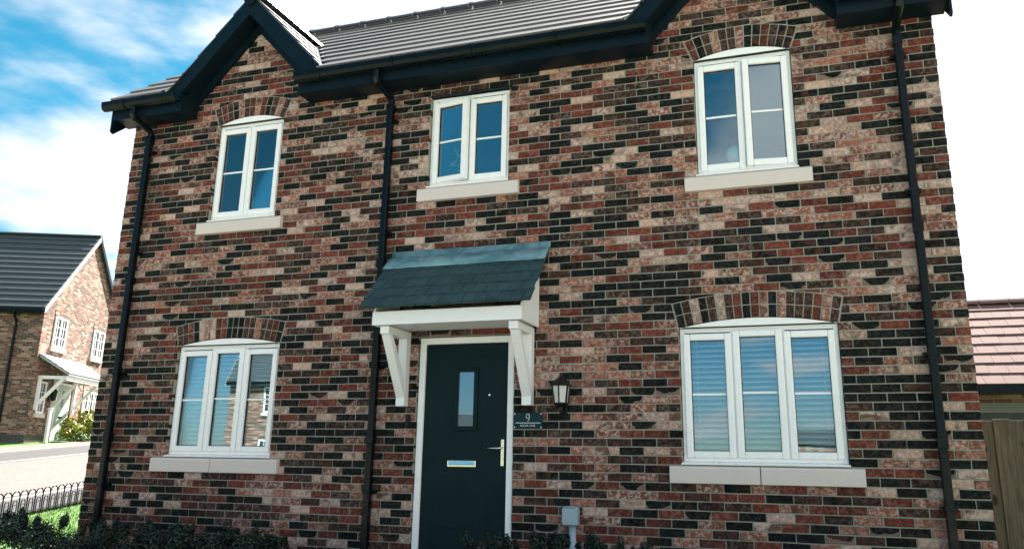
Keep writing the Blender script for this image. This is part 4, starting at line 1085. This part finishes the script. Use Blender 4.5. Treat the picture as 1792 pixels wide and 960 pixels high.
# lawn grass by the house corner
rnd = random.Random(9); v = []; f = []; lv = []
for _ in range(16000):
    x, y = rnd.uniform(-6.0, -.4), rnd.uniform(.2, 6.5); q = -x * math.cos(TH) - y * math.sin(TH)
    if q > 3.1: continue
    z = H(x, y); a = rnd.uniform(0, 6.28); h = rnd.uniform(.03, .075); w_ = .005; dx_, dy_ = math.cos(a), math.sin(a); o = len(v); l_ = rnd.uniform(-.03, .03)
    v += [(x - w_ * dx_, y - w_ * dy_, z), (x + w_ * dx_, y + w_ * dy_, z), (x + l_ * dy_, y - l_ * dx_, z + h)]; f.append((o, o + 1, o + 2)); lv += [rnd.random()] * 3
me = bpy.data.meshes.new('grass'); me.from_pydata(v, [], f); me.materials.append(MATS['grass_blade']); at = me.attributes.new('Lv', 'FLOAT', 'CORNER'); at.data.foreach_set('value', lv)
tag(link('grass', me, (0, 0, 0)), 'short bright green lawn grass beside the corner of the house', 'grass', kind='stuff')

# ------------------------------------------------------------------ hoop-top railing by the footpath
rail = None
q = 3.14; s0, s1 = -3.5, 9.0
def RP(s_, z): p = NQ * q + DR * s_; return (p.x, p.y, H(p.x, p.y) + z)
p0 = RP(0, 0); rail = tag(empty('hoop_railing', p0), 'low black metal railing with interlaced hoops between lawn and footpath', 'railing')
s_ = s0; k = 0; pitch = .20
mbh = None
while s_ < s1:
    mb = MB(); pts = [RP(s_, .0), RP(s_, .31)]
    for i in range(1, 8): a = math.pi * i / 8; pts.append(RP(s_ + .10 * (1 - math.cos(a)), .31 + .10 * math.sin(a)))
    pts += [RP(s_ + pitch, .31), RP(s_ + pitch, .0)]
    mb.tube(pts, .011, 6); mb.build('hoop', 'black_metal', rail, smooth=True)
    mb = MB(); c0 = s_ + .05; pts = [RP(c0, .0), RP(c0, .22)]
    for i in range(1, 6): a = math.pi * i / 6; pts.append(RP(c0 + .05 * (1 - math.cos(a)), .22 + .05 * math.sin(a)))
    pts += [RP(c0 + .10, .22), RP(c0 + .10, .0)]; mb.tube(pts, .0085, 6); mb.build('inner_hoop', 'black_metal', rail, smooth=True)
    s_ += pitch; k += 1
for zr in (.08, .20):
    mb = MB(); n = 30
    mb.tube([RP(s0 + (s1 - s0) * i / n, zr) for i in range(n + 1)], .008, 6); mb.build('rail', 'black_metal', rail)

# ------------------------------------------------------------------ timber fence at the right
fen = tag(empty('timber_fence', (10.1, .35, GZ)), 'weathered vertical-board timber fence joining the right side of the house', 'fence')
x = 9.02; rr = random.Random(4); i = 0
while x < 12.6:
    w_ = rr.uniform(.118, .132); yb = .30 + (0 if i % 2 else .018); zt = 2.045 + rr.uniform(-.006, .006)
    mb = MB(); mb.prism([(x, GZ - .02), (x + w_, GZ - .02), (x + w_ + rr.uniform(-.002, .002), zt + rr.uniform(-.003, .003)), (x + rr.uniform(-.002, .002), zt)], yb, yb + .016)
    mb.build('plank', 'fence_wood', fen, bevel=.003); x += w_ - (.012 if i % 2 else .010); i += 1
for zr in (.85, 1.85):
    mb = MB(); mb.box(9.02, 12.6, .336, .375, zr - .04, zr + .04); mb.build('rail', 'fence_wood', fen)
for xp in (9.07, 10.85, 12.5):
    mb = MB(); mb.box(xp, xp + .09, .377, .467, GZ - .02, 2.0); mb.build('post', 'fence_wood', fen)

# ------------------------------------------------------------------ garage behind the fence
gar = tag(empty('garage', (11.5, 7.5, GZ)), 'low brick garage with pale pink tiled roof behind the timber fence', 'garage')
gx0_, gx1_, gy0_, gy1_ = 8.9, 15.0, 5.25, 9.75; ge = (5.0, 2.70); grd = (7.5, 4.235)
mb = MB(); mb.box(gx0_, 15.0, gy0_, gy0_ + .1, 2.50, 2.68); mb.box(gx0_, 9.6, gy0_, gy0_ + .1, GZ - .2, 2.50); mb.box(13.4, gx1_, gy0_, gy0_ + .1, GZ - .2, 2.50); mb.box(gx0_, gx1_, gy1_ - .1, gy1_, GZ - .2, 2.68)
mb.box(gx0_, gx0_ + .1, gy0_ + .1, gy1_ - .1, GZ - .2, 2.68); mb.box(gx1_ - .1, gx1_, gy0_ + .1, gy1_ - .1, GZ - .2, 2.68); mb.build('wall', 'far_brick', gar, org=(11.5, 7.5, GZ))
mb = MB(); mb.box(gx0_ - .1, gx1_ + .1, 4.985, 5.005, 2.60, 2.72); mb.box(gx0_ - .1, gx1_ + .1, 5.006, 5.248, 2.60, 2.612); mb.build('fascia_board', 'black_plastic', gar)
mb = MB(); mb.box(9.6, 13.4, gy0_ + .02, gy0_ + .09, 2.36, 2.498); mb.build('door_header', 'kerb_stone', gar)
mb = MB(); mb.box(9.6, 13.4, gy0_ + .04, gy0_ + .08, GZ - .1, 2.355); gd = mb.build('garage_door', 'garage_door', gar)
for zr in (2.22, 1.90, 1.58, 1.26, .94): 
    mb = MB(); mb.box(9.62, 13.38, gy0_ + .034, gy0_ + .0395, zr - .004, zr + .012); mb.build('door_rib', 'galvanised', gd)
mb = MB(); mb.add([(gx0_ - .1, ge[0], ge[1] - .01), (gx1_ + .1, ge[0], ge[1] - .01), (gx1_ + .1, grd[0], grd[1] - .01), (gx0_ - .1, grd[0], grd[1] - .01), (gx1_ + .1, 10.0, 2.69), (gx0_ - .1, 10.0, 2.69)], [(0, 1, 2, 3), (3, 2, 4, 5)])
grf = mb.build('roof', 'pink_tile', gar, org=(11.5, 7.5, 2.7), fix=False)
ga_ = math.atan2(grd[1] - ge[1], grd[0] - ge[0]); gca, gsa = math.cos(ga_), math.sin(ga_); GL = math.hypot(grd[1] - ge[1], grd[0] - ge[0]); NR = 9; gg = GL / NR
tmeshes = {}
for i in range(NR):
    s0, s1 = i * gg, min((i + 1) * gg + .04, GL); x = 9.3 + (.12 if i % 2 else 0); tw = .245
    pts = [(s_ * gca - n_ * gsa, s_ * gsa + n_ * gca) for s_, n_ in ((0, .002), (s1 - s0, 0), (s1 - s0, .012), (0, .034))]
    mb = MB(); mb.prism(pts, 0, tw - .004, 'x'); 
    if i not in tmeshes: tmeshes[i] = mb.mesh('roof_tile', (0, 0, 0), ['pink_tile'])
    bm = bmesh.new(); bm.from_mesh(tmeshes[i]); bmesh.ops.recalc_face_normals(bm, faces=bm.faces); bm.to_mesh(tmeshes[i]); bm.free()
    while x < 12.3:
        link('roof_tile', tmeshes[i], (x, ge[0] + s0 * gca, ge[1] + s0 * gsa + rr.uniform(-.002, .002)), grf); x += tw
    mb = MB(); mb.prism([(ge[0] + p[0] + s0 * gca, ge[1] + p[1] + s0 * gsa) for p in pts], x, gx1_ + .1, 'x'); mb.build('tile_course', 'pink_tile', grf)
x = 9.2
while x < 15:
    mb = MB(); mb.prism([(7.5 + .12 * math.sin(a), 4.2 + .12 * math.cos(a)) for a in [R(-75) + R(150) * i / 6 for i in range(7)]], x, x + .44, 'x'); mb.build('ridge_tile', 'pink_tile', grf); x += .45

# ------------------------------------------------------------------ simple house builder (local frame: x along the eaves front, y along the gable side)
def far_window(root, face, a, b, z0, z1, n, arch=True, fr=None, rows=3):
    # face: 'g' gable at x=0 (looks to +x), 'f' front at y=0 (looks to -y)
    def bx(mb, p0, p1, d0, d1, q0, q1):
        if face == 'g': mb.box(-d1, -d0, p0, p1, q0, q1) if False else mb.box(d0, d1, p0, p1, q0, q1)
        else: mb.box(p0, p1, -d1, -d0, q0, q1)
    mb = MB(); w = .07
    bx(mb, a, a + w, .005, .05, z0, z1); bx(mb, b - w, b, .005, .05, z0, z1); bx(mb, a + w, b - w, .005, .05, z0, z0 + w); bx(mb, a + w, b - w, .005, .05, z1 - w, z1)
    for i in range(1, n): c = a + (b - a) * i / n; bx(mb, c - .04, c + .04, .005, .05, z0 + w, z1 - w)
    wn_ = mb.build('window', 'pvc', root)
    for i in range(n):
        c0 = a + (b - a) * i / n + .03; c1 = a + (b - a) * (i + 1) / n - .03
        mb = MB(); bx(mb, c0, c1, .010, .016, z0 + .05, z1 - .05); mb.build('glass_pane', 'far_glass', wn_)
        mb = MB(); bx(mb, (c0 + c1) / 2 - .012, (c0 + c1) / 2 + .012, .018, .03, z0 + .06, z1 - .06)
        for r_ in range(1, rows): zz_ = z0 + (z1 - z0) * r_ / rows; bx(mb, c0 + .02, c1 - .02, .017, .029, zz_ - .012, zz_ + .012)
        mb.build('glazing_bar', 'pvc', wn_)
    mb = MB(); bx(mb, a - .08, b + .08, .004, .09, z0 - .14, z0 - .005); mb.build('window_sill', 'stone', wn_)
    if arch:
        mb = MB(); bx(mb, a - .05, b + .05, .003, .02, z1 + .005, z1 + .22); mb.build('window_head', 'far_brick', wn_)
t = NT('far_glass'); t.color((0.02, 0.03, 0.035)); t.rough(0.05); t.b.inputs['Specular IOR Level'].default_value = 0.8
def far_house(name, loc, rotz, Lf, Wg, He, pitch, label, cat='house', porch_=False, wins=(), roofmat='slate_tile', pipe=True, chimney=False):
    root = empty(name, (0, 0, 0)); root.location = loc; root.rotation_euler.z = rotz; tag(root, label, cat)
    tp = math.tan(R(pitch)); zr = He + tp * Wg / 2
    mb = MB(); mb.box(-Lf, 0, 0, .1, -1.2, He); mb.box(-Lf, 0, Wg - .1, Wg, -1.2, He)
    mb.prism([(.1, -1.2), (Wg - .1, -1.2), (Wg - .1, He), (Wg - .0, He), (Wg / 2, zr - .02), (.0, He), (.1, He)], -.1, 0, 'x'); mb.prism([(.1, -1.2), (Wg - .1, -1.2), (Wg - .1, He), (Wg, He), (Wg / 2, zr - .02), (0, He), (.1, He)], -Lf, -Lf + .1, 'x')
    mb.build('wall', 'far_brick', root, org=(0, 0, 0))
    mb = MB(); mb.box(-Lf - .02, .02, -.02, -.002, -1.2, .32); mb.box(.002, .02, -.001, Wg + .02, -1.2, .32); mb.build('plinth', 'blue_brick', root, org=(0, 0, 0))
    ov = .28; e0 = (-ov, He - tp * ov + .03)
    a_ = math.atan(tp); c_, s_ = math.cos(a_), math.sin(a_); Ls = (Wg / 2 + ov) / c_; n = max(6, round(Ls / .36)); g_ = Ls / n
    mb = MB(); mb.add([(-Lf - .12, e0[0], e0[1]), (.12, e0[0], e0[1]), (.12, Wg / 2, zr + .03), (-Lf - .12, Wg / 2, zr + .03), (.12, Wg + ov, e0[1]), (-Lf - .12, Wg + ov, e0[1])], [(0, 1, 2, 3), (3, 2, 4, 5)])
    rf_ = mb.build('roof', roofmat, root, org=(0, 0, He), fix=False)
    for i in range(n):
        t0, t1 = i * g_, min((i + 1) * g_ + .04, Ls)
        pts = [(e0[0] + q * c_ - m_ * s_, e0[1] + q * s_ + m_ * c_) for q, m_ in ((t0, .005), (t1, .003), (t1, .016), (t0, .05))]
        mb = MB(); mb.prism(pts, -Lf - .12, .12, 'x'); mb.build('tile_course', roofmat, rf_)
    mb = MB(); mb.prism([(Wg / 2 + .13 * math.sin(a), zr + .03 + .10 * math.cos(a)) for a in [R(-80) + R(160) * i / 6 for i in range(7)]], -Lf - .12, .12, 'x'); mb.build('ridge', roofmat, rf_)
    for sd_ in (0, 1):
        Yc = lambda y: y if sd_ == 0 else Wg - y
        mb = MB(); mb.prism([(Yc(-ov), e0[1] + .03), (Yc(Wg / 2), zr + .06), (Yc(Wg / 2), zr - .16), (Yc(-ov), e0[1] - .19)], .121, .145, 'x'); mb.build('bargeboard', 'fascia' if sd_ else 'galvanised', rf_)
    mb = MB(); mb.box(-Lf - .1, .1, -ov, -ov + .02, e0[1] - .18, e0[1]); mb.box(-Lf - .1, .1, -ov + .021, -.004, e0[1] - .18, e0[1] - .165); mb.build('eaves', 'fascia', root)
    mb = MB(); mb.box(-Lf - .1, .1, -ov - .11, -ov - .002, e0[1] - .11, e0[1] - .02); mb.build('gutter', 'black_plastic', root)
    if pipe:
        mb = MB(); mb.tube([(-.85, -ov - .05, e0[1] - .10), (-.85, -ov - .05, e0[1] - .2), (-.85, -.07, e0[1] - .45), (-.85, -.07, -.3)], .045, 8); mb.build('downpipe', 'black_plastic', root)
    for w_ in wins: far_window(root, *w_)
    if chimney:
        mb = MB(); mb.box(-1.0, -.4, Wg / 2 - .3, Wg / 2 + .3, zr - .3, zr + .75); mb.box(-1.05, -.35, Wg / 2 - .35, Wg / 2 + .35, zr + .751, zr + .83); mb.lathe([(.11, 0), (.09, .25)], (-.7, Wg / 2, zr + .831), 10); mb.build('chimney', 'far_brick', root, org=(0, 0, 0))
    return root
NB = Vector((-17.35, 13.75, 1.88))
nb = far_house('brick_house', NB, R(24), 9.0, 6.4, 4.85, 45, 'neighbouring brick house with slate-grey roof, sage green door and small white porch', wins=(
    ('g', .80, 1.75, 3.40, 4.50, 2), ('g', 4.05, 5.05, 3.40, 4.50, 2), ('g', .42, .92, 1.05, 2.15, 1), ('g', 3.95, 5.30, 1.02, 2.08, 3)))
# its door and lean-to porch on the gable side
mb = MB(); rectw = MB(); mb.box(.004, .05, 1.70, 1.78, .02, 2.22); mb.box(.004, .05, 2.72, 2.80, .02, 2.22); mb.box(.004, .05, 1.78, 2.72, 2.14, 2.22); df = mb.build('door_frame', 'pvc', nb)
mb = MB(); mb.box(.003, .035, 1.782, 2.718, .03, 2.138); dd = mb.build('front_door', 'sage_door', nb)
mb = MB(); mb.box(.036, .042, 2.17, 2.33, 1.35, 1.95); mb.lathe([(.16, 0), (.16, .01)], (.04, 3.1, 1.75), 12) if False else None; mb.build('door_glass', 'far_glass', dd)
mb = MB(); mb.box(.036, .042, 2.10, 2.40, .95, 1.02); mb.build('letterbox', 'black_metal', dd)
pm = MB(); py0, py1, pd = .15, 3.45, .95
pm.prism([(.004, 3.02), (pd + .10, 2.42), (pd + .10, 2.36), (.004, 2.94)], py0, py1, 'y') if False else None
v = [(.004, 3.05), (pd + .12, 2.40), (pd + .12, 2.34), (.004, 2.97)]
pm.add([(p[0], py0, p[1]) for p in v] + [(p[0], py1, p[1]) for p in v], [(0, 1, 2, 3), (7, 6, 5, 4)] + [(j, j + 4, (j + 1) % 4 + 4, (j + 1) % 4) for j in range(4)])
pc_ = pm.build('porch_canopy', 'galvanised', nb)
for i in range(5):
    f0, f1 = i / 5, (i + 1) / 5 + .03; X0, X1 = pd + .14 - (pd + .13) * f0, pd + .14 - (pd + .13) * min(f1, 1); Z0, Z1 = 2.41 + .66 * f0, 2.41 + .66 * min(f1, 1)
    mb = MB(); v = [(X0, Z0 + .045), (X1, Z1 + .012), (X1, Z1), (X0, Z0 + .004)]; mb.add([(p[0], py0 - .04, p[1]) for p in v] + [(p[0], py1 + .04, p[1]) for p in v], [(0, 1, 2, 3), (7, 6, 5, 4)] + [(j, j + 4, (j + 1) % 4 + 4, (j + 1) % 4) for j in range(4)]); mb.build('tile_course', 'galvanised', pc_)
mb = MB(); mb.box(pd, pd + .05, py0 + .05, py1 - .05, 2.18, 2.34); mb.build('canopy_fascia', 'white_timber', pc_)
for yb in (.28, 1.45, 3.05):
    mb = MB(); mb.box(.004, .10, yb, yb + .10, 1.15, 2.33); mb.box(.101, pd, yb, yb + .10, 2.22, 2.33); mb.bar((.08, yb + .05, 1.35), (pd - .12, yb + .05, 2.24), .09, .09, up=(0, 1, 0)); mb.build('gallows_bracket', 'white_timber', pc_)
nl = tag(empty('wall_lantern', (0, 0, 0)), 'black wall lantern beside the sage green door of the neighbouring house', 'wall light')
M2 = Matrix.Translation(NB) @ Matrix.Rotation(R(24), 4, 'Z'); nl.matrix_world = M2 @ Matrix.Translation((.1, 1.25, 1.5))
mb = MB(); mb.box(-.095, -.06, -.06, .06, 0, .4); mb.build('back_plate', 'black_metal', nl)
mb = MB(); mb.lathe([(.04, 0), (.09, .05), (.12, .32), (.13, .34), (.02, .46)], (.06, 0, .02), 8); mb.build('lantern_body', 'black_metal', nl)
# planting in front of the neighbour
def nbp(x, y, z=0): p = M2 @ Vector((x, y, z)); return p
for i, (lx, ly, h, mat, lab) in enumerate(((.75, 1.75, .80, 'yellow_leaf', 'yellow-green shrub left of the sage green door'), (.75, 3.05, 1.05, 'yellow_leaf', 'tall yellow-green shrub right of the sage green door'), (.7, 4.8, .70, 'yellow_leaf', 'yellow-green shrub below the neighbour’s three-light window'))):
    p = nbp(lx, ly); shrub(p.x, p.y, h, .55, lab.replace('’', "'"), None, 90 + i, mat=mat, n=1500, size=.11, base=H(p.x, p.y))
for i, (lx, ly, h, mat) in enumerate(((1.2, 3.8, .45, 'green_leaf'), (1.2, 4.8, .45, 'green_leaf'), (1.15, 2.8, .35, 'green_leaf'), (1.15, 1.5, .3, 'green_leaf'))):
    p = nbp(lx, ly); shrub(p.x, p.y, h, .55, ('low green shrub in front of the tall yellow-green shrub by the sage door', 'low green shrub below the neighbouring three-light window, by the pavement', 'low green shrub straight in front of the sage green door', 'low green shrub next to the slim white marker post')[i], 'low shrubs along the neighbouring pavement', 100 + i, mat=mat, n=1200, size=.08, base=H(p.x, p.y))
pp = nbp(.5, .45); mp_ = tag(empty('marker_post', (pp.x, pp.y, H(pp.x, pp.y))), 'slim white marker post beside the corner of the neighbouring house', 'post')
mb = MB(); mb.box(pp.x - .05, pp.x + .05, pp.y - .05, pp.y + .05, H(pp.x, pp.y), H(pp.x, pp.y) + 1.15); mb.build('shaft', 'white_timber', mp_, bevel=.01)
mb = MB(); mb.box(pp.x - .06, pp.x + .06, pp.y - .06, pp.y + .06, H(pp.x, pp.y) + 1.151, H(pp.x, pp.y) + 1.20); mb.build('cap', 'white_timber', mp_, bevel=.01)

# a further roof seen past the garage, a gable behind the neighbour, houses across the street (seen in the panes)
far_house('brick_house', (28.0, 26.0, GZ), R(-4), 12, 7.5, 4.6, 36, 'distant house whose pink tiled roof edge shows above the garage ridge', roofmat='pink_tile', pipe=False)
far_house('brick_house', (-24.0, 29.0, 2.3), R(18.5), 9, 7, 4.8, 45, 'distant brick house with chimney behind the neighbouring gable', chimney=True)
W2 = (('f', -7.6, -6.5, .9, 2.1, 2), ('f', -2.6, -1.5, .9, 2.1, 2), ('f', -7.5, -6.6, 3.3, 4.5, 2), ('f', -2.5, -1.6, 3.3, 4.5, 2), ('f', -5.1, -4.2, 3.3, 4.5, 2))
far_house('brick_house', (-17.5, -24.0, .2), R(180 - 20), 9, 7, 4.9, 42, 'brick house across the street mirrored in the left ground-floor window', wins=W2)
far_house('brick_house', (-32, -16.0, .4), R(180 - 30), 9, 7, 4.9, 42, 'brick house further along the street, mirrored at the edge of the left ground-floor window', wins=W2)
far_house('brick_house', (-48.0, -112.0, .0), R(180), 9, 7, 4.9, 42, 'brick house far across the street mirrored in the door glass', wins=W2)
far_house('brick_house', (4.0, -175.0, .0), R(180), 14, 7, 4.9, 40, 'brick house far across the street mirrored in the right ground-floor window', wins=W2)
